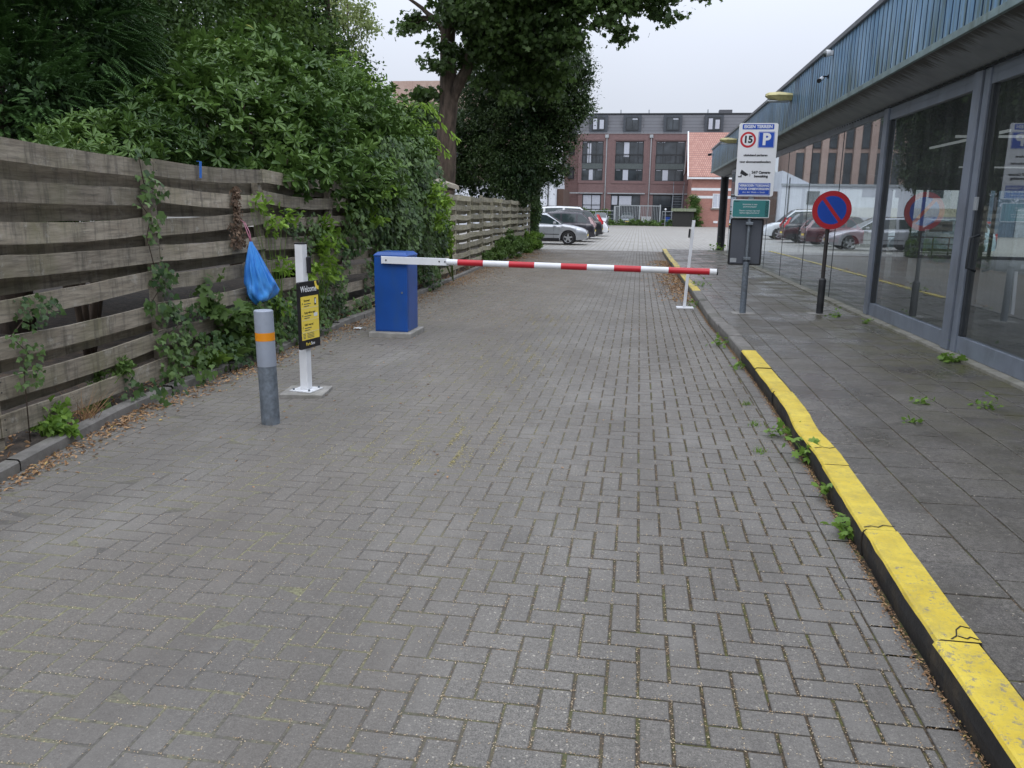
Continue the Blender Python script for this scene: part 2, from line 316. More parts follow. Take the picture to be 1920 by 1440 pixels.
def bag_mat():
    mt, t, b = nodes('blue_plastic_film')
    n = noise(t, 9, 4, .6, stretch=(1, 1, .25)); c = mixc(t, ramp(t, n, .35, .65), (.02, .17, .6), (.09, .36, .85))
    t.links.new(c, b.inputs["Base Color"]); b.inputs["Roughness"].default_value = .28; b.inputs["Subsurface Weight"].default_value = .25; b.inputs["Subsurface Radius"].default_value = (.02, .04, .08)
    bump(t, b, noise(t, 26, 4, .6, stretch=(1, 1, .3)), .7, .012)
    return mt
M['bagblue'] = bag_mat()
M['pink'] = simple('pink_tape', (.5, .2, .28), .5)
def leaf_mat(name, dark, lite, rough=.45, trans=.25, yellow=None):
    mt, t, b = nodes(name)
    at = N(t, "Attribute", attribute_name="tone")
    c = mixc(t, at.outputs["Fac"], dark, lite)
    if yellow:
        c = mixc(t, ramp(t, at.outputs["Fac"], .93, .97), c, yellow)
    t.links.new(c, b.inputs["Base Color"]); b.inputs["Roughness"].default_value = rough
    b.inputs["Specular IOR Level"].default_value = .3
    tl = N(t, "BsdfTranslucent"); t.links.new(mixc(t, .5, c, tuple(min(1, k * 1.8) for k in lite)), tl.inputs[0])
    ms = N(t, "MixShader"); ms.inputs[0].default_value = trans
    out = t.nodes["Material Output"]
    t.links.new(b.outputs[0], ms.inputs[1]); t.links.new(tl.outputs[0], ms.inputs[2]); t.links.new(ms.outputs[0], out.inputs[0])
    return mt
M['rhodo'] = leaf_mat('rhododendron_leaf', (.026, .066, .013), (.125, .215, .046), .42, .14, (.32, .34, .08))
M['rhodo2'] = leaf_mat('rhododendron_leaf_bright', (.055, .13, .014), (.25, .4, .055), .42, .25, (.36, .4, .08))
M['yew'] = leaf_mat('yew_leaf', (.017, .046, .013), (.07, .145, .036), .6, .1)
M['darkleaf'] = leaf_mat('dark_leaf', (.02, .046, .013), (.085, .15, .036), .5, .15)
M['holly'] = leaf_mat('holly_leaf', (.02, .046, .015), (.105, .17, .055), .4, .08)
M['maple'] = leaf_mat('maple_leaf', (.028, .055, .015), (.095, .16, .042), .5, .28)
M['maple2'] = leaf_mat('lime_leaf', (.04, .085, .018), (.13, .21, .045), .5, .35)
M['midleaf'] = leaf_mat('mid_leaf', (.05, .095, .025), (.14, .23, .06), .5, .3)
M['paleleaf'] = leaf_mat('pale_leaf', (.11, .15, .05), (.28, .34, .13), .55, .35, (.4, .42, .18))
M['ivy'] = leaf_mat('ivy_leaf', (.022, .055, .015), (.125, .205, .055), .48, .12, (.22, .3, .05))
M['weed'] = leaf_mat('weed_leaf', (.07, .15, .022), (.21, .34, .06), .5, .3, (.4, .42, .08))
M['litter'] = leaf_mat('dry_leaf', (.16, .085, .045), (.5, .32, .17), .8, .1, (.5, .37, .12))
M['deadleaf'] = leaf_mat('dead_ivy_leaf', (.07, .045, .03), (.2, .135, .09), .8, .05)
M['fleck'] = leaf_mat('pale_seed', (.3, .19, .1), (.62, .52, .36), .8, .1)
M['moss'] = leaf_mat('yellow_pollen', (.26, .23, .1), (.5, .44, .22), .9, .1)

# ------------------------------------------------------------------ mesh helpers
class MB:
    def __init__(s): s.v = []; s.f = []; s.m = []; s.t = []; s.cur = 0; s.tone = .5
    def vert(s, p): s.v.append(tuple(p)); s.t.append(s.tone); return len(s.v) - 1
    def face(s, pts, mi=None):
        s.f.append([s.vert(p) for p in pts]); s.m.append(s.cur if mi is None else mi)
    def box(s, x0, x1, y0, y1, z0, z1, mi=None):
        b = len(s.v)
        for p in ((x0, y0, z0), (x1, y0, z0), (x1, y1, z0), (x0, y1, z0), (x0, y0, z1), (x1, y0, z1), (x1, y1, z1), (x0, y1, z1)): s.vert(p)
        for q in ((3, 2, 1, 0), (4, 5, 6, 7), (0, 1, 5, 4), (1, 2, 6, 5), (2, 3, 7, 6), (3, 0, 4, 7)):
            s.f.append([b + i for i in q]); s.m.append(s.cur if mi is None else mi)
        return s
    def obox(s, c, ax, ay, az, mi=None):
        c = Vector(c); ax = Vector(ax); ay = Vector(ay); az = Vector(az); b = len(s.v)
        for i, j, k in ((-1, -1, -1), (1, -1, -1), (1, 1, -1), (-1, 1, -1), (-1, -1, 1), (1, -1, 1), (1, 1, 1), (-1, 1, 1)): s.vert(c + ax * i + ay * j + az * k)
        for q in ((3, 2, 1, 0), (4, 5, 6, 7), (0, 1, 5, 4), (1, 2, 6, 5), (2, 3, 7, 6), (3, 0, 4, 7)):
            s.f.append([b + i for i in q]); s.m.append(s.cur if mi is None else mi)
        return s
    def tube(s, pts, rad, n=12, cap=True, mi=None):
        pts = [Vector(p) for p in pts]
        if not hasattr(rad, '__len__'): rad = [rad] * len(pts)
        base = len(s.v); ref = None
        for i, p in enumerate(pts):
            d = (pts[min(i + 1, len(pts) - 1)] - pts[max(i - 1, 0)]).normalized()
            if ref is None: ref = Vector((0, 0, 1)) if abs(d.z) < .9 else Vector((1, 0, 0))
            a = d.cross(ref).normalized(); b2 = a.cross(d).normalized(); ref = b2
            for k in range(n):
                an = 2 * math.pi * k / n; s.vert(p + (a * math.cos(an) + b2 * math.sin(an)) * rad[i])
        mm = s.cur if mi is None else mi
        for i in range(len(pts) - 1):
            for k in range(n):
                s.f.append([base + i * n + k, base + i * n + (k + 1) % n, base + (i + 1) * n + (k + 1) % n, base + (i + 1) * n + k]); s.m.append(mm)
        if cap:
            s.f.append([base + k for k in range(n)][::-1]); s.m.append(mm)
            s.f.append([base + (len(pts) - 1) * n + k for k in range(n)]); s.m.append(mm)
        return s
    def prism(s, poly, d, mi=None):   # poly: 3d points, extruded along d
        d = Vector(d); n = len(poly); base = len(s.v)
        for p in poly: s.vert(p)
        for p in poly: s.vert(Vector(p) + d)
        mm = s.cur if mi is None else mi
        s.f.append([base + i for i in range(n)][::-1]); s.m.append(mm); s.f.append([base + n + i for i in range(n)]); s.m.append(mm)
        for i in range(n):
            j = (i + 1) % n; s.f.append([base + i, base + j, base + n + j, base + n + i]); s.m.append(mm)
        return s
    def grid(s, rows, mi=None, closed=False):
        base = len(s.v); n = len(rows[0])
        for r_ in rows:
            for p in r_: s.vert(p)
        for i in range(len(rows) - 1):
            for k in range(n if closed else n - 1):
                s.f.append([base + i * n + k, base + i * n + (k + 1) % n, base + (i + 1) * n + (k + 1) % n, base + (i + 1) * n + k]); s.m.append(s.cur if mi is None else mi)
        return s
    def build(s, name, mats, parent=None, smooth=False, bevel=0, world=True, auto=False):
        me = bpy.data.meshes.new(name)
        vs = s.v
        if parent is not None and world:
            inv = WM[parent.name].inverted(); vs = [tuple(inv @ Vector(p)) for p in vs]
        me.from_pydata(vs, [], s.f)
        if not isinstance(mats, (list, tuple)): mats = [mats]
        for mt in mats: me.materials.append(mt)
        if len(mats) > 1: me.polygons.foreach_set("material_index", s.m)
        at = me.attributes.new("tone", 'FLOAT', 'POINT'); at.data.foreach_set("value", s.t)
        if smooth: me.polygons.foreach_set("use_smooth", [True] * len(me.polygons))
        me.update(); o = bpy.data.objects.new(name, me); COL.objects.link(o)
        if auto:
            try: me.set_sharp_from_angle(angle=R(35))
            except Exception: pass
        if bevel:
            bv = o.modifiers.new("bevel", 'BEVEL'); bv.width = bevel; bv.segments = 2; bv.limit_method = 'ANGLE'
        if parent is not None: o.parent = parent; WM[o.name] = WM[parent.name].copy()
        else: WM[o.name] = Matrix.Identity(4)
        return o
WM = {}
def thing(name, label, cat, loc=(0, 0, 0), rotz=0, group=None):
    o = bpy.data.objects.new(name, None); COL.objects.link(o); o.location = loc; o.rotation_euler = (0, 0, rotz)
    o.empty_display_size = .2
    o['label'] = label; o['category'] = cat
    if group: o['group'] = group
    WM[o.name] = Matrix.Translation(loc) @ Matrix.Rotation(rotz, 4, 'Z')
    return o
def tag(o, label=None, cat=None, group=None, kind=None):
    if label: o['label'] = label
    if cat: o['category'] = cat
    if group: o['group'] = group
    if kind: o['kind'] = kind
    return o
def struct(o): o['kind'] = 'structure'; return o
def text(s, parent, x, y, z, size, mat, name='lettering', align='CENTER', bold=0., sx=1., ext=.0006):
    """upright lettering facing -Y in the parent's local frame"""
    cu = bpy.data.curves.new("txt", 'FONT'); cu.body = s; cu.size = size; cu.align_x = align; cu.align_y = 'CENTER'; cu.extrude = ext; cu.offset = bold; cu.resolution_u = 3
    ob = bpy.data.objects.new("txt", cu); COL.objects.link(ob)
    me = bpy.data.meshes.new_from_object(ob); bpy.data.objects.remove(ob); bpy.data.curves.remove(cu)
    n = len(me.vertices); co = np.empty(n * 3); me.vertices.foreach_get("co", co); co = co.reshape(-1, 3)
    out = np.stack([co[:, 0] * sx + x, -co[:, 2] + y, co[:, 1] + z], 1); me.vertices.foreach_set("co", out.ravel().astype(np.float32))
    me.materials.clear(); me.materials.append(mat); me.name = name; me.update()
    o = bpy.data.objects.new(name, me); COL.objects.link(o); o.parent = parent; WM[o.name] = WM[parent.name]
    return o
def rrect(x0, x1, z0, z1, r, y, n=5):
    p = []
    for cx, cz, a0 in ((x1 - r, z1 - r, 0), (x0 + r, z1 - r, 90), (x0 + r, z0 + r, 180), (x1 - r, z0 + r, 270)):
        for k in range(n + 1):
            a = R(a0 + 90 * k / n); p.append((cx + r * math.cos(a), y, cz + r * math.sin(a)))
    return p
def disc(cx, cz, r, y, n=40): return [(cx + r * math.cos(2 * math.pi * k / n), y, cz + r * math.sin(2 * math.pi * k / n)) for k in range(n)]
def interp(x, tab): return float(np.interp(x, [a for a, _ in tab], [b for _, b in tab]))

# ------------------------------------------------------------------ ground
KERB = [(-3, 1.03), (2.2, 1.07), (3, 1.07), (4, 1.10), (5, 1.13), (5.5, 1.11), (6, 1.15), (6.9, 1.16), (9.3, 1.14), (11.6, 1.06), (17, 1.05), (22, 1.01), (30, .97), (33.3, .98)]
LK = [(-3, -3.1), (2, -3.32), (3.8, -3.5), (4.5, -3.62), (5.4, -3.76), (7, -3.8), (11.3, -3.84), (21, -4.16), (33, -4.25)]
FE = [(-3, -3.4), (2, -3.75), (4.2, -3.85), (6.1, -4.0), (8.2, -4.05), (12, -4.1), (20, -4.3), (33.2, -4.45)]
kx = lambda y: interp(y, KERB)
lx = lambda y: interp(y, LK)
fx = lambda y: interp(y, FE)
g = MB(); g.face([(-400, -200, -.03), (400, -200, -.03), (400, 900, -.03), (-400, 900, -.03)])
struct(g.build('ground', simple('far_ground', (.14, .135, .12), .95, scale=.3)))
g = MB(); g.face([(-45, 33.6, -.006), (70, 33.6, -.006), (70, 101, -.006), (-45, 101, -.006)]); g.face([(14, -10, -.006), (70, -10, -.006), (70, 33.6, -.006), (14, 33.6, -.006)])
struct(g.build('parking_lot', M['lot']))
g = MB()
rows = []
for y in np.linspace(-3, 33.7, 60): rows.append([(lx(y) - .1, y, -.0008), (-1.3, y, -.0012), (-.5, y, -.003), (.2, y, -.0075), (kx(y) + .1, y, -.0085)])
g.grid(rows); struct(g.build('joint_sand', M['joint']))
# herringbone pavers, each a slightly uneven bevelled stone
U = .1052; gap = .0034
pv = MB()
xa = -4.35
def paver(x0, x1, y0, y1):
    yc = (y0 + y1) / 2
    lim = kx(yc) - .119; lo = lx(yc) - .04
    if x0 > lim - .02 or x1 < lo: return
    x1 = min(x1, lim)
    pv.tone = float(np.clip(rng.normal(.5, .2), 0, 1))
    gp = gap + rng.uniform(-.0006, .0012); gpx = gp + interp((x0 + x1) / 2, [(-1.5, -.0006), (.1, .0022)])
    dx, dy, dz = rng.uniform(-.0012, .0012, 3)
    x0 += gpx + dx; x1 -= gpx - dx; y0 += gp + .0013 + dy; y1 -= gp + .0013 - dy
    a = rng.uniform(-.004, .004); bb = rng.uniform(-.006, .006); xc = (x0 + x1) / 2; yc = (y0 + y1) / 2
    zf = lambda x, y: dz * .7 + a * (x - xc) + bb * (y - yc) + .006 * math.sin(y * .9 + x * .6) * 0
    c = .0035
    b0 = len(pv.v)
    for x, y in ((x0, y0), (x1, y0), (x1, y1), (x0, y1)): pv.vert((x, y, -.03))
    for x, y in ((x0, y0), (x1, y0), (x1, y1), (x0, y1)): pv.vert((x, y, zf(x, y) - .003))
    for x, y in ((x0 + c, y0 + c), (x1 - c, y0 + c), (x1 - c, y1 - c), (x0 + c, y1 - c)): pv.vert((x, y, zf(x, y)))
    for k in range(4):
        j = (k + 1) % 4
        pv.f.append([b0 + k, b0 + j, b0 + 4 + j, b0 + 4 + k]); pv.f.append([b0 + 4 + k, b0 + 4 + j, b0 + 8 + j, b0 + 8 + k])
    pv.f.append([b0 + 8, b0 + 9, b0 + 10, b0 + 11]); pv.m += [0] * 9
y_s = -1.2
for j in range(int(35 / U)):
    for i in range(int(5.5 / U)):
        k = (i - j) % 4; x = xa + i * U; y = y_s + j * U
        if y > 33.6: continue
        if k == 0: paver(x, x + 2 * U, y, y + U)
        elif k == 3: paver(x, x + U, y, y + 2 * U)
y = y_s
while y < 33.6:   # stretcher course beside the kerb
    x1 = kx(y) - .012; pv.tone = float(rng.uniform(.2, .8)); z = rng.uniform(-.001, .001)
    gp = .0022
    rows = [[(x1 - .105 + gp, y + gp, -.03), (x1 - .105 + gp, y + gp, z - .003), (x1 - .102 + gp, y + gp + .003, z), (x1 - gp, y + gp + .003, z), (x1 - gp, y + gp, -.03)],
            [(x1 - .105 + gp, y + .21 - gp, -.03), (x1 - .105 + gp, y + .21 - gp, z - .003), (x1 - .102 + gp, y + .207 - gp, z), (x1 - gp, y + .207 - gp, z), (x1 - gp, y + .21 - gp, -.03)]]
    pv.grid(rows); y += .2104
struct(pv.build('road', M['paver']))
# pavement slabs
sl = MB(); Z0 = .118
ux = .3
for i in range(8):
    y = -2 + (i % 2) * .15 + rng.uniform(-.02, .02)
    x0 = 1.19 + i * ux + (0 if i else .03)
    while y < 33.2:
        xx0 = kx(y) + .155 if i == 0 else x0
        xx1 = 1.19 + (i + 1) * ux
        if xx1 > 3.42: xx1 = 3.42
        sl.tone = float(np.clip(rng.normal(.5, .25), 0, 1)); gp = .005; z = Z0 + rng.uniform(-.0015, .0015); ta = rng.uniform(-.008, .008); tb = rng.uniform(-.008, .008)
        if xx1 - xx0 > .05:
            a, b_, c_, d_ = xx0 + gp, xx1 - gp, y + gp, y + .3 - gp; c = .003
            zz = lambda X, Y: z + ta * (X - (a + b_) / 2) + tb * (Y - (c_ + d_) / 2)
            b0 = len(sl.v)
            for X, Y in ((a, c_), (b_, c_), (b_, d_), (a, d_)): sl.vert((X, Y, .09))
            for X, Y in ((a, c_), (b_, c_), (b_, d_), (a, d_)): sl.vert((X, Y, zz(X, Y) - .0025))
            for X, Y in ((a + c, c_ + c), (b_ - c, c_ + c), (b_ - c, d_ - c), (a + c, d_ - c)): sl.vert((X, Y, zz(X, Y)))
            for k in range(4):
                j = (k + 1) % 4; sl.f.append([b0 + k, b0 + j, b0 + 4 + j, b0 + 4 + k]); sl.f.append([b0 + 4 + k, b0 + 4 + j, b0 + 8 + j, b0 + 8 + k])
            sl.f.append([b0 + 8, b0 + 9, b0 + 10, b0 + 11]); sl.m += [0] * 9
        y += .3005
struct(sl.build('pavement', M['slab']))
g = MB(); rows = [[(kx(y) + .1, y, Z0 - .007), (3.6, y, Z0 - .007)] for y in np.linspace(-3, 33.3, 40)]; g.grid(rows)
g.face([(kx(33.3) + .1, 33.3, Z0 - .007), (kx(33.3) + .1, 33.3, -.02), (3.6, 33.3, -.02), (3.6, 33.3, Z0 - .007)])
struct(g.build('pavement_bed', M['joint']))
# right kerb
def kerb(y0, y1, top, face, seed, blk=1.0):
    rr = random.Random(seed); k = MB(); y = y0; H = .13
    while y < y1 - .05:
        L = min(blk, y1 - y); off = rr.uniform(-.008, .008); dz = rr.uniform(-.005, .005); rows = []
        n = 9
        for q in range(n + 1):
            yy = y + .004 + (L - .008) * q / n; x = kx(yy) + off; e = rr.uniform(-.0015, .0015)
            e2 = rr.uniform(-.002, .002)
            rows.append([(x + .012, yy, -.03), (x - .002, yy, .06), (x + .001 + e, yy, H - .016 + dz + e2 * 2), (x + .008 + e, yy, H - .006 + dz), (x + .016 + e, yy, H - .001 + dz), (x + .09, yy, H + dz + e2 * .6), (x + .148 + e, yy, H - .001 + dz), (x + .152, yy, .09)])
        b0 = len(k.v); k.grid(rows)
        m_ = []
        for q in range(n): m_ += [1, 1, 0, 0, 0, 0, 0]
        k.m[-len(m_):] = m_
        nn = 8
        k.f.append([b0 + i for i in range(nn)]); k.m.append(1); k.f.append([b0 + n * nn + i for i in range(nn)][::-1]); k.m.append(1)
        y += L
    return k, (top, face)
k, mm = kerb(-2.3, 8.75, M['yellow'], M['kerbblack'], 3); struct(k.build('kerb', mm))
k, mm = kerb(8.75, 15.4, M['kerbgrey'], M['kerbgrey'], 4); struct(k.build('kerb', mm))
k, mm = kerb(15.4, 33.4, M['yellow'], M['kerbgrey'], 5); struct(k.build('kerb', mm))
q = MB()
def crack(pts):
    for (a, c) in zip(pts[:-1], pts[1:]):
        A, B = Vector((a[0], a[1], .1312)), Vector((c[0], c[1], .1312)); d = (B - A); q.obox((A + B) / 2, d / 2 * 1.05, Vector((-d.y, d.x, 0)).normalized() * .0022, (0, 0, .0008))
crack([(1.13, 2.71), (1.155, 2.735), (1.17, 2.78), (1.195, 2.81), (1.222, 2.8)])
crack([(1.16, 2.735), (1.185, 2.72), (1.2, 2.735), (1.222, 2.72)])
crack([(1.105, 3.72), (1.14, 3.74), (1.17, 3.73), (1.2, 3.76), (1.25, 3.75)])
crack([(1.15, 5.03), (1.2, 5.06), (1.24, 5.04), (1.28, 5.07)])
struct(q.build('kerb_cracks', M['black']))
# left edging and soil strip
k = MB(); y = -3; rr = random.Random(5)
while y < 33:
    o1 = rr.uniform(-.012, .012); z = .075 + rr.uniform(-.008, .008); L = 1.0
    rows = []
    for q in range(5):
        yy = y + .004 + (L - .008) * q / 4; x = lx(yy) + o1
        rows.append([(x, yy, -.03), (x, yy, z - .012), (x - .012, yy, z), (x - .088, yy, z), (x - .1, yy, z - .01), (x - .1, yy, -.02)])
    k.grid(rows); y += L
struct(k.build('kerb', M['kerbgrey']))
g = MB(); rows = []
for y in np.linspace(-3, 34, 150):
    rows.append([(x, y, .045 + .02 * math.sin(y * 3.1 + x * 5) + rng.uniform(-.012, .012)) for x in np.linspace(lx(y) - .09, fx(y) - .6, 8)] + [(fx(y) - 3, y, .02), (-60, y, .02)])
g.grid(rows); struct(g.build('soil', M['soil']))

# ------------------------------------------------------------------ fence
def fence(name, label, y0, y1, pitch, mat, top, rows_n, bh, dy, seed, yfirst=None, mid=False):
    rr = random.Random(seed)
    root = thing(name, label, 'fence', (fx(y0), y0, 0))
    ys = [y0]
    while ys[-1] + pitch < y1 + .3: ys.append(ys[-1] + pitch * rr.uniform(.96, 1.04))
    for i, y in enumerate(ys):
        p = MB(); p.tone = rr.uniform(.3, .7); x = fx(y); ln = rr.uniform(-.02, .02)
        ht = top + rr.uniform(-.07, .03) if not mid else top + rr.choice([-.05, -.02, .05])
        p.obox((x + ln / 2, y, ht / 2), (.038, 0, 0), (0, .045, 0), (ln / 2, 0, ht / 2))
        p.build('post', mat, root, bevel=.004)
    for a, b_ in zip(ys[:-1], ys[1:]):
        pn = MB(); dz0 = rr.uniform(-.015, .015)
        def plank(x_off, z, h, th=.021, sag=0, ang=0, ov=.0):
            pn.tone = rr.uniform(.25, .95) if x_off > 0 else rr.uniform(.12, .4); A = (fx(a) + x_off, a + .006 - ov, z); B = (fx(b_) + x_off, b_ - .006 + ov, z)  # back boards: mossy, and toned darker still to paint shade into the gaps
            rows = []; w0 = rr.uniform(-.008, .008)
            nseg = 8
            for q in range(nseg + 1):
                t = q / nseg; x = A[0] + (B[0] - A[0]) * t + w0 * math.sin(t * 3.14) ; yy = A[1] + (B[1] - A[1]) * t
                zz = z + ang * (t - .5) * (b_ - a) - sag * math.sin(t * math.pi) + rr.uniform(-.0025, .0025); hh = h + rr.uniform(-.003, .003)
                rows.append([(x + th / 2, yy, zz), (x + th / 2, yy, zz + hh), (x - th / 2, yy, zz + hh), (x - th / 2, yy, zz)])
            b0 = len(pn.v); pn.grid(rows, closed=True)
            pn.f.append([b0, b0 + 1, b0 + 2, b0 + 3]); pn.f.append([b0 + nseg * 4 + i for i in (3, 2, 1, 0)]); pn.m += [0, 0]
        for k_ in range(rows_n):
            z = top - bh - k_ * dy + dz0 + rr.uniform(-.008, .008)
            ang = rr.uniform(-.01, .01); sag = rr.uniform(0, .03)
            if rr.random() < .14: ang = rr.choice([-1, 1]) * rr.uniform(.015, .03)
            if a < 6.5 < b_ and k_ == 2 and not mid: ang = .035
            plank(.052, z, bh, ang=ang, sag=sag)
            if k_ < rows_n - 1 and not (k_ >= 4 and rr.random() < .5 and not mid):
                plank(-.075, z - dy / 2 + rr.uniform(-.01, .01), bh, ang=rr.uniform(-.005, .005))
        if b_ < 9 and not mid and a > 2:
            for k_ in range(rows_n):
                for ye in (a + .04, b_ - .04):
                    for dz in (.035, .1): pn.tube([(fx(ye) + .06, ye, top - bh - k_ * dy + dz), (fx(ye) + .0655, ye, top - bh - k_ * dy + dz)], .0045, 6, mi=1)
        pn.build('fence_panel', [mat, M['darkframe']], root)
        if mid:
            p = MB(); p.tone = .6; ym = (a + b_) / 2; p.box(fx(ym) - .075, fx(ym) - .064, ym - .03, ym + .03, .1, top - .05); p.build('batten', mat, root)
    return root
fence('board_fence', 'long weathered grey-brown horizontal board fence beside the driveway, half overgrown with ivy', -2.05, 16.55, 2.05, M['board'], 1.93, 8, .135, .235, 11)
fence('board_fence', 'paler yellowish slatted fence past the ivy, running up to the parked silver car', 16.75, 33.0, 1.8, M['board2'], 1.9, 8, .12, .225, 12, mid=True)

# ------------------------------------------------------------------ bollard
b = thing('bollard', 'round grey metal bollard with an orange reflective band, in front of the white information post', 'bollard', (-2.6, 5.33, 0))
tl = Vector((-.012, 0, 0))
def col(z0, z1, r): return [(-2.6 - .014 * z0 / .83, 5.33, z0), (-2.6 - .014 * z1 / .83, 5.33, z1)], r
p = MB(); q = col(-.01, .43, .066); p.tube(q[0], q[1], 36); p.build('lower_tube', M['galvdark'], b, smooth=True, auto=True)
p = MB(); q = col(.43, .618, .0675); p.tube(q[0], q[1], 36); q = col(.672, .826, .0675); p.tube(q[0], q[1], 36)
x = -2.614; p.tube([(x, 5.33, .826), (x, 5.33, .832)], [.0675, .063], 36); p.build('upper_tube', M['bollard'], b, smooth=True, auto=True)
p = MB(); q = col(.616, .674, .0685); p.tube(q[0], q[1], 36); p.build('reflective_band', M['orange'], b, smooth=True, auto=True)

# ------------------------------------------------------------------ information post
ip = thing('information_post', 'white square post with a black and yellow parking instruction panel, standing on a concrete tile', 'information post', (-2.735, 6.3, 0), R(80))
pt = M['white']
p = MB(); p.box(-.18, .18, -.18, .18, -.01, .03); o = p.build('concrete_tile', M['concrete'], ip, bevel=.006, world=False); o.rotation_euler = (0, 0, R(-80 + 8))
p = MB(); p.box(-.1, .1, -.1, .1, .031, .041); p.build('foot_plate', pt, ip, bevel=.002, world=False)
for sx_ in (-.075, .075):
    for sy in (-.075, .075):
        p = MB(); p.tube([(sx_, sy, .041), (sx_, sy, .056)], .01, 6); p.build('bolt', M['galv'], ip, world=False)
p = MB(); p.box(-.036, .036, -.036, .036, .041, 1.255); p.build('post', pt, ip, bevel=.004, world=False)
p = MB(); p.box(-.037, .037, -.037, .037, 1.256, 1.268); p.build('post_cap', M['black'], ip, bevel=.002, world=False)
p = MB(); p.box(.012, .052, -.062, -.037, 1.02, 1.155); p.build('card_reader', M['black'], ip, bevel=.006, world=False)
bd = MB(); bd.prism(rrect(-.145, .145, .40, .955, .012, -.062), (0, .024, 0)); board = bd.build('panel', M['black'], ip, world=False, bevel=.002)
p = MB(); p.prism(rrect(-.127, .131, .475, .835, .004, -.0645), (0, .002, 0)); p.build('panel_face', M['panelyellow'], board, world=False)
text('Welcome', board, -.125, -.0635, .893, .072, M['whiteboard'], align='LEFT', bold=.0008, sx=.82)
p = MB(); a0 = [(.143 - .06 * math.cos(R(t_)), -.0645, .952 - .075 * math.sin(R(t_))) for t_ in range(0, 91, 10)] + [(.143 - .035 * math.cos(R(t_)), -.0645, .952 - .045 * math.sin(R(t_))) for t_ in range(90, -1, -10)]
p.prism(a0, (0, .002, 0)); p.build('yellow_arc', M['panelyellow'], board, world=False)
for k_, (z, s_) in enumerate(((.80, 'Reserved?'), (.70, 'Paying with an app?'), (.60, "Didn't reserve?"))):
    text(s_, board, -.085, -.0652, z, .026, M['black'], align='LEFT', sx=.8)
    text('ABC'[k_], board, -.108, -.0652, z - .022, .022, M['black'])
    p = MB()
    for q in range(2): p.box(-.085, -.085 + (.1, .075)[q], -.0656, -.0646, z - .03 - q * .018, z - .024 - q * .018)
    p.build('small_print', M['tactile'], board, world=False)
    p = MB(); p.box(-.125, .128, -.0654, -.0648, z - .062, z - .06); p.build('divider', M['whiteboard'], board, world=False)
p = MB(); p.box(.07, .095, -.0654, -.0645, .755, .815); p.build('phone_icon', M['black'], board, world=False)
p = MB(); p.box(.074, .091, -.0662, -.0655, .768, .806); p.build('phone_screen', M['whiteboard'], board, world=False)
p = MB(); p.box(.055, .11, -.0654, -.0645, .66, .69); p.build('payment_label', M['whiteboard'], board, world=False)
p = MB()
for z in (.525, .512, .5, .488): p.box(-.11, -.075, -.0656, -.0646, z, z + .004); p.box(-.05, .05, -.0656, -.0646, z, z + .004)
p.build('small_print', M['tactile'], board, world=False)
text('Park', board, -.005, -.0635, .437, .038, M['panelyellow'], align='RIGHT'); text('Bee', board, 0, -.0635, .437, .038, M['whiteboard'], align='LEFT')

# ------------------------------------------------------------------ boom barrier
bb = thing('boom_barrier', 'blue barrier cabinet with a lowered red and white striped boom across the driveway', 'barrier', (-2.96, 9.72, 0))
p = MB(); p.box(-3.23, -2.69, 9.36, 10.0, -.01, .065); p.build('concrete_base', M['concrete'], bb, bevel=.012)
p = MB(); p.box(-3.17, -2.755, 9.45, 9.92, .066, .985)
p.build('cabinet', M['blue'], bb, bevel=.01)
p = MB(); p.grid([[(-3.175, 9.445, .985), (-2.75, 9.445, .985), (-2.75, 9.925, .985), (-3.175, 9.925, .985)], [(-3.175, 9.445, 1.0), (-2.75, 9.445, 1.0), (-2.75, 9.925, 1.0), (-3.175, 9.925, 1.0)], [(-3.135, 9.485, 1.035), (-2.79, 9.485, 1.035), (-2.79, 9.885, 1.035), (-3.135, 9.885, 1.035)]], closed=True)
p.face([(-3.135, 9.485, 1.035), (-2.79, 9.485, 1.035), (-2.79, 9.885, 1.035), (-3.135, 9.885, 1.035)]); p.build('cabinet_lid', M['blue'], bb, bevel=.004)
p = MB(); p.box(-2.7545, -2.7525, 9.49, 9.88, .1, .95); p.build('side_door', M['blue'], bb)
p = MB(); p.box(-3.14, -2.785, 9.4478, 9.4497, .09, .86); p.build('front_door', M['blue'], bb)
p = MB(); p.tube([(-2.82, 9.4476, .55), (-2.82, 9.44, .55)], .012, 12); p.build('lock', M['galv'], bb)
# bracket bends from the front of the cabinet out to the boom
armz = lambda X: .945 - (X + 3.05) * .0125
p = MB()
pts = [(-3.06, 9.405), (-2.75, 9.405), (-2.72, 9.41), (-2.24, 9.45)]
rows = []
for X, Y in pts:
    z = armz(X); rows.append([(X, Y - .004, z - .043), (X, Y - .004, z + .043), (X, Y + .03, z + .043), (X, Y + .03, z - .043)])
b0 = 0; p.grid(rows, closed=True); p.f.append([0, 1, 2, 3]); p.f.append([15, 14, 13, 12]); p.m += [0, 0]
br_ = p.build('bracket', M['white'], bb, bevel=.003)
for X in (-3.0, -2.42, -2.35, -2.28):
    Y = 9.40 if X < -2.8 else 9.44; z = armz(X) + (0 if X < -2.8 else .004)
    p = MB(); p.tube([(X, Y - .008, z), (X, Y + .01, z)], .009, 10); p.build('bolt', M['screw'], br_)
edges = [-2.24, -2.11, -1.80, -1.475, -1.15, -.825, -.5, -.175, .15, .475, .80, .835]
edges = [-2.235, -2.13, -1.805, -1.48, -1.155, -.83, -.505, -.18, .145, .475, .825, .905]
aY = lambda X: 9.455 + (X + 2.24) * .012
seg = []
p = MB(); p.tube([(-2.26, aY(-2.26), armz(-2.26)), (.905, aY(.905), armz(.905))], .036, 28); arm = p.build('boom', M['white'], bb, smooth=True, auto=True)
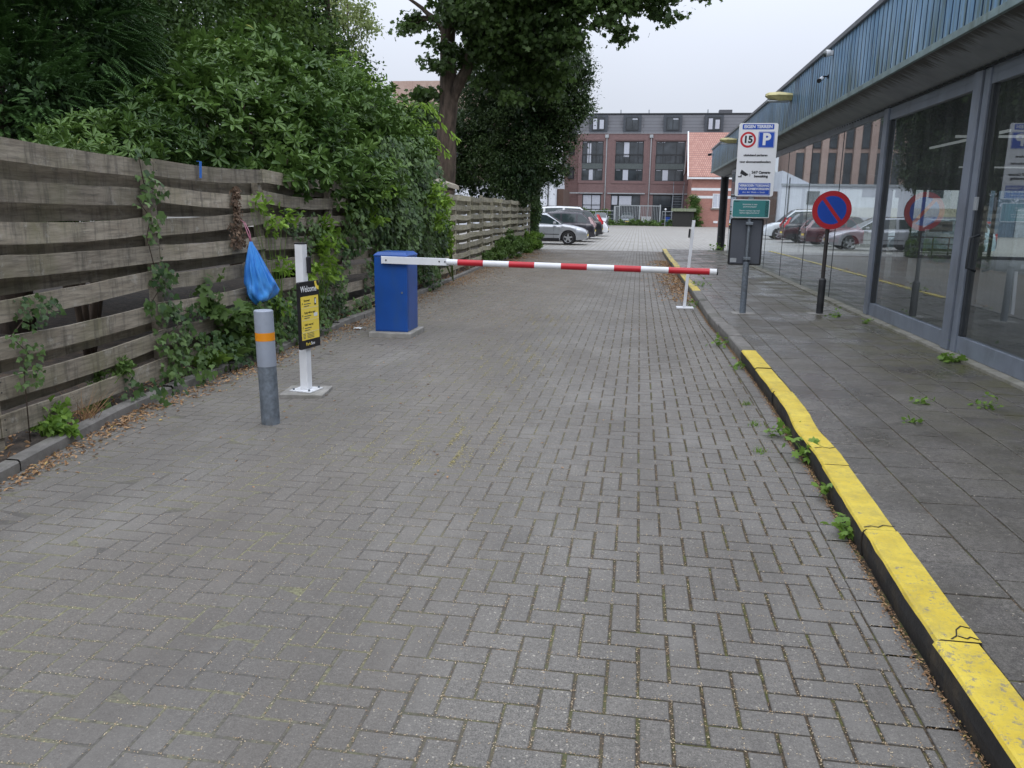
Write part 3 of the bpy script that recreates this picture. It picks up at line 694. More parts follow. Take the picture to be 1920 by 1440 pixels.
p = MB(); p.tube([(.9055, aY(.9), armz(.9)), (.918, aY(.9), armz(.9))], .0385, 28); p.build('end_cap', M['black'], bb, smooth=True, auto=True)
reds = [(-2.09, -1.80), (-1.46, -1.165), (-.83, -.53), (-.21, .10), (.46, .80)]
reds = [(-2.125, -1.815), (-1.505, -1.20), (-.885, -.58), (-.265, .045), (.36, .825)]
def pxX(px): # boom stripe edges measured along the boom
    return px
for a, c in reds:
    p = MB(); p.tube([(a, aY(a), armz(a)), (c, aY(c), armz(c))], .0368, 28, cap=False); p.build('red_stripe', M['red'], arm, smooth=True)

# ------------------------------------------------------------------ white reader post near the kerb
rp = thing('reader_post', 'thin leaning white post with a black reader box, at the kerb behind the boom tip', 'post', (.82, 13.6, 0))
p = MB(); p.box(.68, .96, 13.48, 13.72, 0, .02); p.build('foot_plate', M['white'], rp, bevel=.003)
p = MB(); p.obox((.845, 13.6, .73), (.025, 0, 0), (0, .025, 0), (.035, 0, .71)); p.build('post', M['white'], rp, bevel=.003)
p = MB(); p.obox((.842 - .02, 13.6, 1.23), (.014, 0, 0), (0, .04, 0), (.003, 0, .07)); p.build('card_reader', M['black'], rp, bevel=.004)

# ------------------------------------------------------------------ parking sign post
ps = thing('parking_sign', 'tall galvanised post carrying a white private parking sign above a teal board', 'sign', (1.57, 12.15, 0))
p = MB(); p.box(1.42, 1.74, 12.02, 12.3, .09, .1235); p.build('foot_tile', M['concrete'], ps)
p = MB(); p.tube([(1.57, 12.15, .1), (1.57, 12.15, .86)], .045, 20); p.tube([(1.57, 12.15, .861), (1.57, 12.15, .875)], [.045, .026], 20); p.build('lower_tube', M['galvdark'], ps, smooth=True, auto=True)
p = MB(); p.tube([(1.57, 12.15, .875), (1.57, 12.15, 2.7)], .0255, 16); p.build('upper_tube', M['galv'], ps, smooth=True, auto=True)
fy = 12.105
bd = MB(); bd.prism(rrect(1.33, 1.86, 1.80, 2.80, .03, fy), (0, .012, 0)); board = bd.build('sign_board', M['whiteboard'], ps)
cx = 1.595
def plate(par, poly, mat, name, th=.0014): q = MB(); q.prism(poly, (0, th, 0)); return q.build(name, mat, par)
T = lambda s_, x, z, size, mat, par=None, **kw: text(s_, par or board, x - 1.57, (kw.pop('y', fy - .0028)) - 12.15, z, size, mat, **kw)
plate(board, rrect(1.375, 1.805, 2.715, 2.785, .008, fy - .0016), M['signblue'], 'title_bar')
T('EIGEN TERREIN', 1.59, 2.750, .058, M['whiteboard'], bold=.002, sx=.97)
plate(board, disc(1.462, 2.575, .108, fy - .0016), M['signred'], 'limit_ring'); plate(board, disc(1.462, 2.575, .079, fy - .003), M['whiteboard'], 'limit_face')
T('15', 1.462, 2.575, .13, M['black'], y=fy - .0042, bold=.0055)
plate(board, rrect(1.6, 1.822, 2.465, 2.685, .01, fy - .0016), M['signblue'], 'parking_square')
q = MB()
for (a, b_, c, d) in ((1.606, 1.816, 2.676, 2.680), (1.606, 1.816, 2.470, 2.474), (1.606, 1.610, 2.4745, 2.6755), (1.812, 1.816, 2.4745, 2.6755)): q.box(a, b_, fy - .0024, fy - .0017, c, d)
q.build('square_outline', M['whiteboard'], board)
T('P', 1.712, 2.575, .215, M['whiteboard'], y=fy - .0032, bold=.009)
T('uitsluitend parkeren', 1.58, 2.365, .041, M['black'], bold=.0016, sx=.98); T('voor abonnementhouders', 1.58, 2.275, .041, M['black'], bold=.0016, sx=.98)
q = MB(); q.prism([(1.385, fy - .0015, 2.115), (1.465, fy - .0015, 2.075), (1.482, fy - .0015, 2.115), (1.403, fy - .0015, 2.168)], (0, .0013, 0)); q.prism([(1.466, fy - .0015, 2.082), (1.492, fy - .0015, 2.088), (1.498, fy - .0015, 2.105), (1.484, fy - .0015, 2.116)], (0, .0013, 0))
q.prism([(1.36, fy - .0015, 2.062), (1.41, fy - .0015, 2.062), (1.41, fy - .0015, 2.098), (1.395, fy - .0015, 2.098), (1.395, fy - .0015, 2.077), (1.36, fy - .0015, 2.077)], (0, .0013, 0)); q.build('camera_icon', M['black'], board)
for r_ in (.012, .02, .028):
    q = MB(); pts = [(1.502 + r_ * math.cos(R(t_)), fy - .0012, 2.095 + r_ * math.sin(R(t_))) for t_ in range(-60, 61, 20)]; q.tube(pts, .0011, 4); q.build('signal_arc', M['black'], board)
T('24/7 Camera-', 1.675, 2.13, .048, M['black'], bold=.002, sx=.98); T('bewaking', 1.675, 2.078, .048, M['black'], bold=.002, sx=1.05)
plate(board, rrect(1.375, 1.815, 1.815, 1.985, .006, fy - .0016), M['signblue'], 'prohibition_plate')
q = MB(); o1 = rrect(1.384, 1.806, 1.824, 1.976, .02, fy - .0022)
for i in range(len(o1)): q.tube([o1[i], o1[(i + 1) % len(o1)]], .0016, 4)
q.build('plate_outline', M['whiteboard'], board)
T('VERBODEN TOEGANG', 1.595, 1.948, .041, M['whiteboard'], bold=.0014, sx=.97); T('VOOR ONBEVOEGDEN', 1.595, 1.902, .041, M['whiteboard'], bold=.0014, sx=.97); T('Art. 461 Wetb. v. Strafr.', 1.595, 1.856, .032, M['whiteboard'])
bd = MB(); bd.prism(rrect(1.31, 1.83, 1.50, 1.755, .02, fy), (0, .01, 0)); gb = bd.build('teal_board', M['whiteboard'], ps)
plate(gb, rrect(1.32, 1.82, 1.51, 1.745, .015, fy - .0016), M['signgreen'], 'teal_face')
for s_, z in (('Interesse in een', 1.688), ('parkeerplaats?', 1.655), ('Neem contact op met', 1.60), ('beheer@parkeren.nl', 1.568)): T(s_, 1.555, z, .032, M['whiteboard'], par=gb)
q = MB()
for k_ in range(3):
    z0 = 1.52 + k_ * .072
    for s1 in (-1, 1): q.tube([(1.79 + s1 * .022, fy - .003, z0), (1.79 - s1 * .022, fy - .003, z0 + .036), (1.79 + s1 * .022, fy - .003, z0 + .072)], .003, 4)
q.build('lattice_pattern', M['black'], gb)
q = MB()
for k_ in range(4): q.tube([(1.335 + k_ * .018, fy - .003, 1.735), (1.345 + k_ * .018, fy - .003, 1.725), (1.353 + k_ * .018, fy - .003, 1.735)], .003, 4)
q.build('corner_pattern', M['black'], gb)
bd = MB(); bd.prism(rrect(1.31, 1.78, .82, 1.49, .025, 12.19), (0, .03, 0)); gb = bd.build('rear_board', M['black'], ps, bevel=.003)
plate(gb, rrect(1.335, 1.755, .845, 1.465, .01, 12.188), M['tactile'], 'rear_panel')
q = MB()
for z, t_ in ((.92, 'a'), (1.42, 'b')): q.box(1.52, 1.62, 12.10, 12.187, z - .02, z + .02)
q.build('clamp', M['galv'], ps, bevel=.003)
q = MB(); q.box(1.34, 1.43, 12.183, 12.187, .86, .92); q.build('sticker', M['steel'], gb)
q = MB()
for z in (1.77, 2.0, 2.6): q.box(1.535, 1.605, 12.1175, 12.19, z - .012, z + .012)
q.build('clamp', M['galv'], ps, bevel=.003)

# ------------------------------------------------------------------ no parking sign
npz = thing('no_parking_sign', 'round blue no parking sign with red ring on a dark pole', 'sign', (2.71, 12.4, 0))
p = MB(); p.box(2.55, 2.86, 12.28, 12.56, .09, .1235); p.build('foot_tile', M['concrete'], npz)
p = MB(); p.tube([(2.71, 12.4, .1), (2.71, 12.4, .62)], .05, 20); p.tube([(2.71, 12.4, .62), (2.71, 12.4, .645)], [.05, .03], 20); p.build('lower_tube', simple('dark_sleeve', (.04, .042, .045), .55, .2, var=.25, dirt=((.02, .02, .02), 5, .5)), npz, smooth=True, auto=True)
p = MB(); p.tube([(2.71, 12.4, .645), (2.71, 12.4, 1.72)], .028, 16); p.build('upper_tube', simple('dark_pole', (.055, .05, .047), .55, .2, var=.25), npz, smooth=True, auto=True)
cz, cxn = 1.625, 2.735
d1 = MB(); d1.prism(disc(cxn, cz, .272, 12.352, 64), (0, .014, 0)); dsk = d1.build('sign_disc', M['tactile'], npz)
plate(dsk, disc(cxn, cz, .271, 12.3512, 64), M['signred'], 'red_ring', th=.0008)
plate(dsk, disc(cxn, cz, .2, 12.3498, 64), M['signblue'], 'blue_field', th=.0012)
a = R(-52); dxx, dzz = math.cos(a) * .2, math.sin(a) * .2; nx, nz_ = -math.sin(a) * .024, math.cos(a) * .024
plate(dsk, [(cxn - dxx - nx, 12.3482, cz - dzz - nz_), (cxn + dxx - nx, 12.3482, cz + dzz - nz_), (cxn + dxx + nx, 12.3482, cz + dzz + nz_), (cxn - dxx + nx, 12.3482, cz - dzz + nz_)], M['signred'], 'red_bar')
p = MB(); p.box(2.68, 2.79, 12.366, 12.376, 1.6, 1.64); p.build('clamp', M['galv'], npz)

# ------------------------------------------------------------------ plastic bag and strap on the fence
bg_ = thing('plastic_bag', 'bulging translucent blue plastic bag hanging from the board fence by a pink tie', 'bag', (-3.86, 7.75, .56))
BY = 7.62
prof = [(1.21, .012, 0), (1.18, .02, 0), (1.12, .042, .01), (1.04, .066, .02), (.96, .09, .03), (.88, .112, .045), (.8, .132, .062), (.75, .148, .075), (.70, .152, .085), (.65, .14, .082), (.62, .112, .07), (.602, .07, .055), (.595, .01, .05)]
fine = []
for a_, b_ in zip(prof[:-1], prof[1:]):
    for t_ in (0, .5): fine.append(tuple(a_[i] + (b_[i] - a_[i]) * t_ for i in range(3)))
fine.append(prof[-1])
rows = []; nn = 120; rr = random.Random(2); ph = [rr.uniform(0, 6.28) for _ in range(9)]
for z, r_, off in fine:
    row = []; up1 = min(1, max(0, (z - .66) * 4)); lo = 1 - up1
    for k_ in range(nn):
        an = 2 * math.pi * k_ / nn
        f = 1 + up1 * (.09 * abs(math.sin(6 * an + ph[0])) + .07 * math.sin(13 * an + ph[1]) + .045 * math.sin(23 * an + ph[2])) + lo * (.12 * math.sin(3 * an + z * 16 + ph[3]) + .07 * math.sin(5 * an - z * 30 + ph[4]) + .04 * math.sin(11 * an + z * 40))
        row.append((-3.83 + math.cos(an) * r_ * .85 * f, BY + off * 2.2 + math.sin(an) * r_ * 1.55 * f, z + lo * (.022 * math.sin(an * 2 + 1) + .012 * math.sin(an * 5))))
    rows.append(row)
p = MB(); p.grid(rows, closed=True); p.build('bag_body', M['bagblue'], bg_, smooth=True)
p = MB(); p.tube([(-3.83, BY, 1.2), (-3.86, BY - .01, 1.3), (-3.9, BY, 1.4), (-3.95, BY, 1.43)], [.012, .005, .004, .004], 8); p.tube([(-3.83, BY, 1.2), (-3.85, BY + .02, 1.3), (-3.9, BY + .025, 1.4)], [.01, .004, .004], 8); p.build('tie', M['pink'], bg_, smooth=True)
st = MB()
for A, B in (((-3.925, 6.9, 1.945), (-3.915, 6.92, 1.80)),): st.obox(((A[0] + B[0]) / 2, 6.91, 1.868), (.002, 0, 0), (0, .018, 0), (0, .008, .073))
st.box(-3.945, -3.924, 6.892, 6.928, 1.939, 1.943); tag(st.build('blue_strap', simple('blue_webbing', (.02, .14, .5), .6)), 'short blue webbing strap looped over the top board of the fence', 'strap')

# ------------------------------------------------------------------ glass-fronted building
hb = thing('shop_building', 'long flat-roofed building with blue-grey ribbed fascia and glass front on the right', 'building', (3.3, 12, 0))
WX = lambda y: 3.42 - .0105 * (y - 7)          # line of the glass front
YE = 30.0
# fascia ribs
p = MB(); rows = []; y = -3.; fxx = 2.9
prof = []
while y < 35.5:
    prof += [(y, -.03), (y + .004, .018), (y + .085, .021), (y + .16, .018), (y + .164, -.03), (y + .184, -.03)]; y += .188
rows = [[(fxx - d, yy, 3.27) for yy, d in prof], [(fxx - d, yy, 4.13) for yy, d in prof]]
p.grid(rows)
for i_ in range(len(prof) - 1):
    if prof[i_][1] < 0 or prof[i_ + 1][1] < 0: p.m[i_] = 1
n_ = []
xx = 2.9
while xx < 14: n_ += [(xx, 0), (xx + .012, .022), (xx + .03, .022), (xx + .042, 0)]; xx += .15
p.grid([[(X, 35.5 + d, 3.27) for X, d in n_], [(X, 35.5 + d, 4.13) for X, d in n_]])
p.box(2.935, 3.0, -3, 35.49, 3.28, 4.12); p.build('ribbed_fascia', [M['clad'], simple('groove_blue_paint', (.025, .07, .15), .5, var=.2, dirt=((.02, .03, .02), 3, .6))], hb)
p = MB(); p.box(2.84, 3.02, -3, 35.56, 4.131, 4.2); p.box(3.021, 14, 35.4, 35.56, 4.131, 4.2); p.build('roof_edge_trim', simple('zinc_trim', (.2, .21, .23), .55, .2, var=.12, dirt=((.1, .1, .09), 3, .5)), hb, bevel=.006)
p = MB(); p.box(3.0, 14, -3, 35.45, 4.0, 4.1); p.build('roof', simple('bitumen_roof', (.06, .06, .06), .9), hb)
p = MB(); p.box(2.86, 2.9, -3, 35.54, 3.2, 3.269); p.box(2.901, 14, 35.5, 35.54, 3.2, 3.269); p.build('drip_flashing', M['flash'], hb, bevel=.004)
p = MB(); p.prism([(2.901, -3, 3.22), (3.36, -3, 3.02), (3.36, -3, 3.06), (2.901, -3, 3.26)], (0, 38.4, 0)); 
p.build('sloped_soffit', M['soffit'], hb)
p = MB(); p.box(3.361, 14, YE + .1, 35.45, 3.03, 3.06); p.build('canopy_ceiling', M['soffit'], hb)
p = MB()
rows = [[(3.345, y_, 3.0), (3.3 + .03 * (k_ % 2), y_, 3.0), (3.3 + .03 * (k_ % 2), y_, 3.02)] for k_, y_ in enumerate(np.arange(-3, 35, .08))]; p.grid(rows)
p.build('soffit_vents', M['black'], hb)
# head beam, sill, mullions
p = MB(); rows = [[(WX(y) - .03, y, 2.93), (WX(y) - .03, y, 3.05), (WX(y) + .14, y, 3.05), (WX(y) + .14, y, 2.93)] for y in (-3, YE)]; p.grid(rows, closed=True); p.build('head_beam', M['frame'], hb)
p = MB(); rows = [[(WX(y) - .13, y, .10), (WX(y) - .13, y, .145), (WX(y) - .02, y, .155), (WX(y) + .2, y, .155)] for y in np.linspace(-3, YE + .5, 30)]; p.grid(rows); p.build('plinth', simple('plinth_concrete', (.27, .26, .22), .9, var=.15, scale=7, bmp=.3, dirt=((.1, .1, .045), 3, .75)), hb)
def upright(y0_, y1_, d0, d1, name='mullion', z0=.156, z1=3.0, mat='frame'):
    q = MB(); q.prism([(WX(y0_) - d0, y0_, z0), (WX(y1_) - d0, y1_, z0), (WX(y1_) + d1, y1_, z0), (WX(y0_) + d1, y0_, z0)], (0, 0, z1 - z0)); return q.build(name, M[mat], hb, bevel=.004)
def rail(y0_, y1_, z0, z1, d0=.035, d1=.04, name='frame_rail', mat='frame'):
    q = MB(); q.prism([(WX(y0_) - d0, y0_, z0), (WX(y1_) - d0, y1_, z0), (WX(y1_) + d1, y1_, z0), (WX(y0_) + d1, y0_, z0)], (0, 0, z1 - z0)); return q.build(name, M[mat], hb, bevel=.004)
def pane(y0_, y1_, z0, z1, d=0.):
    q = MB(); q.face([(WX(y0_) - d, y0_, z0), (WX(y0_) - d, y0_, z1), (WX(y1_) - d, y1_, z1), (WX(y1_) - d, y1_, z0)]); return q.build('glass_pane', M['glass'], hb)
bays = [(12.15, 9.3), (8.95, 6.0), (5.7, 2.9), (2.6, -.2)]
upright(12.16, 12.34, .06, .12)
for i, (yf, yn) in enumerate(bays):
    upright(yn - .2, yn - .001, .07, .12); 
    if i: upright(yf + .001, yf + .13, .05, .1)
    rail(yn, yf, .156, .33); rail(yn, yf, 2.84, 2.929)
    rail(yn, yn + .06, .331, 2.859, .03, .03, 'frame_stile', 'darkframe'); rail(yf - .06, yf, .331, 2.859, .03, .03, 'frame_stile', 'darkframe')
    pane(yn + .06, yf - .06, .331, 2.859)
ys = [12.34, 14.7, 17.1, 19.5, 21.9, 24.3, 26.7, 29.1, YE]
for a, c in zip(ys[:-1], ys[1:]):
    pane(a + .004, c - .004, .156, 2.93)
    q = MB(); q.box(WX(c) - .006, WX(c) + .006, c - .004, c + .004, .156, 2.93); q.build('glass_joint', M['darkframe'], hb)
# handle of the near door
p = MB(); hy = 8.74; hx = WX(hy) - .12; p.tube([(hx + .09, hy, 1.02), (hx, hy, 1.05), (hx, hy, 1.35), (hx + .09, hy, 1.38)], .013, 8); p.build('door_handle', M['darkframe'], hb, smooth=True)
p = MB(); p.box(WX(8.8) - .095, WX(8.8) - .072, 8.77, 8.84, 1.62, 1.75); p.build('call_box', M['steel'], hb, bevel=.004)
# inside
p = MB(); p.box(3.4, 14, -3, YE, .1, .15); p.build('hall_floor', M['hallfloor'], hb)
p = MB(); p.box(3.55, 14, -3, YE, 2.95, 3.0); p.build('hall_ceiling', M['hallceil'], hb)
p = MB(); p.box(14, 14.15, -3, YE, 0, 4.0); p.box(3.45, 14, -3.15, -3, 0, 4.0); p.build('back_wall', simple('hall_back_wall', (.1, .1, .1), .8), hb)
p = MB(); p.box(3.25, 14, YE, YE + .12, 2.45, 2.99); p.box(3.25, 14, YE, YE + .12, 0, .25); p.build('end_wall', M['frame'], hb)
for X in (5.6, 8.2, 9.6, 11.9): 
    p = MB(); p.box(X, X + .09, YE, YE + .1, .251, 2.449); p.build('end_mullion', M['darkframe'], hb)
p = MB(); p.face([(3.25, YE + .05, .25), (14, YE + .05, .25), (14, YE + .05, 2.45), (3.25, YE + .05, 2.45)]); p.build('end_glass', M['glass'], hb)
for (a, c, e, f) in ((5.2, 7.4, 15.0, 15.04), (5.6, 5.64, 14, 17.5), (8.5, 11, 24, 24.05), (6, 8.6, 11.5, 11.53), (5.9, 5.93, 9.4, 12.2)):
    p = MB(); p.box(a, c, e, f, 2.86, 2.9); p.build('ceiling_light', M['tube'], hb)
for X, Y in ((6.2, 20.5), (6.2, 12.0), (10.5, 18.5)):
    p = MB(); p.box(X - .14, X + .14, Y - .14, Y + .14, .15, 2.95); p.build('hall_column', simple('hall_column_paint', (.16, .16, .16), .7), hb)
p = MB(); p.tube([(3.42, 35.0, -.01), (3.42, 35.0, 3.05)], .16, 24); p.build('canopy_pole', simple('dark_steel_pole', (.035, .037, .042), .5, .2, var=.15), hb, smooth=True, auto=True)

# fixtures on the fascia
dc = thing('dome_camera', 'small white dome security camera fixed high on the ribbed fascia', 'camera', (2.86, 13.94, 4.03))
p = MB(); p.box(2.83, 2.88, 13.9, 13.98, 4.0, 4.07); p.build('mount', M['whiteboard'], dc, bevel=.01)
def sphere(mb, c, r, u0=0, n=18, mz=8, zs=1):
    rows = []
    for i in range(mz + 1):
        a = -math.pi / 2 + math.pi * i / mz; rows.append([(c[0] + math.cos(a) * r * math.cos(2 * math.pi * k_ / n), c[1] + math.cos(a) * r * math.sin(2 * math.pi * k_ / n), c[2] + math.sin(a) * r * zs) for k_ in range(n)])
    mb.grid(rows, closed=True)
p = MB(); p.tube([(2.835, 13.94, 4.035), (2.77, 13.94, 4.03)], [.05, .058], 24); p.build('housing', M['whiteboard'], dc, smooth=True, auto=True)
p = MB(); sphere(p, (2.77, 13.94, 4.02), .048); p.build('dome', M['glassdark'], dc, smooth=True)
bc = thing('bullet_camera', 'small dark bullet security camera on a bracket below the dome camera', 'camera', (2.86, 14.15, 3.7))
p = MB(); p.tube([(2.876, 14.15, 3.72), (2.80, 14.12, 3.72), (2.76, 14.1, 3.68)], .012, 8); p.tube([(2.878, 14.15, 3.72), (2.868, 14.15, 3.72)], .035, 14); p.build('bracket', M['screw'], bc, smooth=True, auto=True)
p = MB(); p.tube([(2.80, 14.16, 3.70), (2.72, 14.0, 3.64)], .032, 14); p.build('housing', M['white'], bc, smooth=True, auto=True)
p = MB(); p.tube([(2.72, 14.0, 3.64), (2.708, 13.975, 3.63)], .034, 14); p.build('lens', M['black'], bc, smooth=True, auto=True)
def wall_lamp(Y, Z, label):
    o = thing('wall_lamp', label, 'lamp', (2.86, Y, Z), group='lamps on the ribbed fascia')
    p = MB(); rows = []
    for t_, w_, zt, zb in ((0, .17, .06, -.07), (.25, .17, .09, -.08), (.45, .12, .08, -.02), (.5, .05, .06, .03)):
        X = 2.876 - t_; rows.append([(X, Y - w_, Z + zt * .3), (X, Y - w_ * .6, Z + zt), (X, Y + w_ * .6, Z + zt), (X, Y + w_, Z + zt * .3), (X, Y + w_ * .6, Z + zb), (X, Y - w_ * .6, Z + zb)])
    p.grid(rows, closed=True); p.f.append([18, 19, 20, 21, 22, 23]); p.m.append(0); p.build('hood', M['yellowed'], o, bevel=.004)
    p = MB(); p.box(2.4, 2.83, Y - .09, Y + .09, Z - .095, Z - .07); p.build('diffuser', M['steel'], o, bevel=.008)
wall_lamp(17.4, 3.84, 'nearer yellowed hood lamp on the ribbed fascia, right of the parking sign')
wall_lamp(26.75, 3.78, 'farther yellowed hood lamp on the ribbed fascia, half hidden behind the parking sign')
o = thing('corner_camera', 'small camera at the far end corner of the ribbed fascia', 'camera', (2.86, 35.2, 3.95))
p = MB(); p.box(2.83, 2.876, 35.14, 35.26, 3.9, 4.0); p.build('mount', M['white'], o, bevel=.005)
p = MB(); p.tube([(2.83, 35.2, 3.95), (2.7, 35.1, 3.92)], .05, 12); p.build('housing', M['screw'], o, smooth=True, auto=True)

# ------------------------------------------------------------------ cars
def paint(name, col, metal=.3, rough=.3): return simple(name, col, rough, metal, var=.03, scale=2, coat=.8, dirt=((.12, .11, .1), 3, .18))
def wheel(root, x, yside, r=.32, w=.2):
    s_ = 1 if yside > 0 else -1
    t_ = MB(); prof = [(r * .66, 0), (r * .9, 0.0), (r, .03), (r, w - .03), (r * .9, w), (r * .5, w)]
    rows = []; n = 28
    for pr_, d in prof: rows.append([(x + pr_ * math.cos(2 * math.pi * k_ / n), yside - s_ * d, r + pr_ * math.sin(2 * math.pi * k_ / n)) for k_ in range(n)])
    t_.grid(rows, closed=True); ty = t_.build('wheel', M['tyre'], root, smooth=True, auto=True, world=False)
    q = MB(); rows = []
    for pr_, d in ((r * .68, .0), (r * .64, .012), (r * .61, .05)): rows.append([(x + pr_ * math.cos(2 * math.pi * k_ / n), yside - s_ * d, r + pr_ * math.sin(2 * math.pi * k_ / n)) for k_ in range(n)])
    q.grid(rows, closed=True)
    for k_ in range(5):
        a = 2 * math.pi * k_ / 5 + .3; c_, sn = math.cos(a), math.sin(a)
        wd = .045
        poly = [(x + c_ * r * .1 - sn * wd, yside - s_ * .012, r + sn * r * .1 + c_ * wd), (x + c_ * r * .64 - sn * wd * .75, yside - s_ * .012, r + sn * r * .64 + c_ * wd * .75), (x + c_ * r * .64 + sn * wd * .75, yside - s_ * .012, r + sn * r * .64 - c_ * wd * .75), (x + c_ * r * .1 + sn * wd, yside - s_ * .012, r + sn * r * .1 - c_ * wd)]
        q.prism(poly, (0, -s_ * .03, 0))
    q.tube([(x, yside - s_ * .005, r), (x, yside - s_ * .05, r)], r * .2, 16); q.build('rim', M['rim'], ty, world=False)
    q = MB(); q.tube([(x, yside - s_ * .07, r), (x, yside - s_ * .09, r)], r * .62, 20); q.build('brake_disc', M['black'], ty, world=False)
def car(label, loc, rot, mat, L=4.5, W=1.76, H=1.45, hood=.95, belt=.92, ws=(.98, 1.75), rw=(3.9, 4.35), trunk=None, wb=(.82, 3.45), tail='low', tlm_=None, group='parked cars', name='parked_car', plate=True, rails=False, trim=True, cat='car', wr=.32):
    """x runs from the nose (0) to the tail (L) before centring; ws/rw = base and top of the front and rear screens"""
    root = thing(name, label, cat, loc, rot, group)
    cx0 = L / 2
    X = lambda x: cx0 - x
    trunk = belt + .04 if trunk is None else trunk
    def wid(x):
        u_ = abs(x - cx0) / cx0; return W / 2 * (1 - .17 * u_ ** 5 - .04 * u_ ** 2)
    zb_tab = [(0, .56), (.06, .66), (.25, hood - .17), (ws[0] * .6, hood - .06), (ws[0], hood), (ws[0] + .3, belt), (rw[0], belt + .04), (L - .12, trunk), (L - .03, trunk - .12), (L, .6)]
    zt = lambda x: interp(x, zb_tab)
    def zbot(x):
        z = .2 + .06 * (abs(x - cx0) / cx0) ** 4
        for wx in wb:
            d = abs(x - wx); rr_ = wr + .055
            if d < rr_: z = max(z, wr + math.sqrt(rr_ * rr_ - d * d))
        return z
    xs = sorted(set(list(np.linspace(0, L, 60)) + [w_ + s_ for w_ in wb for s_ in (-wr - .055, -wr - .05, wr + .05, wr + .055)] + [.02, .05, L - .02, L - .05]))
    bd = MB()
    for sd_ in (1, -1):
        rows = []
        for x in xs:
            w_ = wid(x); z0 = zbot(x); z1 = zt(x); m_ = lambda f: z0 + (z1 - z0) * f
            rows.append([(X(x), sd_ * w_ * .78, z0), (X(x), sd_ * w_ * .975, z0), (X(x), sd_ * w_ * .995, m_(.3)), (X(x), sd_ * w_, m_(.55)), (X(x), sd_ * w_ * .985, m_(.8)), (X(x), sd_ * w_ * .955, m_(.93)), (X(x), sd_ * w_ * .89, m_(1.0)), (X(x), sd_ * w_ * .5, z1 + .022), (X(x), 0, z1 + .03)])
        bd.grid(rows if sd_ > 0 else [r_[::-1] for r_ in rows])
    for x in (0, L):
        w_ = wid(x); z1 = zt(x); bd.face([(X(x), w_ * .89, z1), (X(x), w_ * .975, zbot(x)), (X(x), -w_ * .975, zbot(x)), (X(x), -w_ * .89, z1)])
    body = bd.build('body', mat, root, smooth=True, auto=True, world=False)
    # cabin
    def zr(x):
        if x <= ws[1]:
            t_ = (x - ws[0]) / (ws[1] - ws[0]); return (1 - t_) * (hood - .02) + t_ * (H - .03) + .06 * t_ * (1 - t_)
        if x >= rw[0]:
            t_ = min(1, (x - rw[0]) / (rw[1] - rw[0])); return (1 - t_) * (H - .035) + t_ * (trunk - .02) + .07 * t_ * (1 - t_)
        t_ = (x - ws[1]) / (rw[0] - ws[1]); return H - .03 - .01 * t_ + .055 * math.sin(math.pi * (t_ * .9 + .05)) * 1.0
    xs2 = list(np.linspace(ws[0], ws[1], 9)) + list(np.linspace(ws[1], rw[0], 19))[1:] + list(np.linspace(rw[0], rw[1], 7))[1:]
    cab = MB(); gls = {1: MB(), -1: MB()}; scrs = {0: MB(), 1: MB()}
    bp = ws[1] + (rw[0] - ws[1]) * .42
    for i in range(len(xs2) - 1):
        x0, x1 = xs2[i], xs2[i + 1]
        xm = (x0 + x1) / 2
        for sd_ in (1, -1):
            def ring(x):
                zt_ = zr(x); z0 = zt(x) - .03; t_ = max(0, (zt_ - z0)) / (H - z0); w0 = wid(x) * .9; w1 = w0 - .17 * t_ * 1
                f = lambda u_, k_: (X(x), sd_ * (w0 + (w1 - w0) * u_) * k_, z0 + (zt_ - z0) * u_)
                return [f(0, 1), f(.14, 1), f(.88, 1), f(1, .93), (X(x), sd_ * w1 * .5, zt_ + .02 * t_), (X(x), 0, zt_ + .028 * t_)]
            a, c = ring(x0), ring(x1)
            for q_ in range(5):
                quad = [a[q_], c[q_], c[q_ + 1], a[q_ + 1]]
                if sd_ > 0: quad = quad[::-1]
                side = q_ == 1; ispil = (abs(xm - bp) < .045) or xm < ws[0] + .12 or xm > rw[1] - .25 * (rw[1] - rw[0]) - .1 or abs(xm - (rw[0] - .25)) < .05
                if side and not ispil and not (ws[0] <= xm < ws[0] + .2): gls[sd_].face(quad)
                elif q_ >= 3 and (xm < ws[1] - .03 or xm > rw[0] + .04): scrs[0 if xm < ws[1] else 1].face(quad)
                else: cab.face(quad)
    cab.build('cabin', mat, root, world=False)
    [gls[k_].build('side_window', M['glassdark'], root, world=False) for k_ in (1, -1)]; scrs[0].build('windscreen', M['glassdark'], root, world=False); scrs[1].build('rear_window', M['glassdark'], root, world=False)
    # underbody / arches
    q = MB(); q.box(X(L - .25), X(.25), -W / 2 * .76, W / 2 * .76, .2, .62); q.build('underbody', M['black'], root, world=False)
    for wx in wb:
        for s_ in (1, -1): wheel(root, X(wx), s_ * W / 2 * .97, wr)
    # fronts
    q = MB(); w_ = wid(.0); q.box(X(.05), X(-.012), -w_ * .6, w_ * .6, .46, .58); q.build('grille', M['black'], root, bevel=.006, world=False)
    q = MB(); q.box(X(.2), X(-.02), -w_ * .9, w_ * .9, .24, .33); q.build('bumper_intake', M['black'], root, bevel=.01, world=False)
    hl = simple('headlight_glass', (.6, .63, .66), .1, .3, var=.1, scale=14) if 'hl' not in M else M['hl']; M['hl'] = hl
    for s_ in (1, -1):
        q = MB(); y0 = s_ * w_ * .63; y1 = s_ * wid(.3) * .97
        q.prism([(X(-.012), y0, .50), (X(.02), s_ * w_ * .93, .51), (X(.34), y1, .60), (X(.36), y1, .69), (X(.04), s_ * w_ * .9, .655), (X(.01), y0, .64)], (0, -s_ * .015, .0)); q.build('headlight', hl, root, world=False)
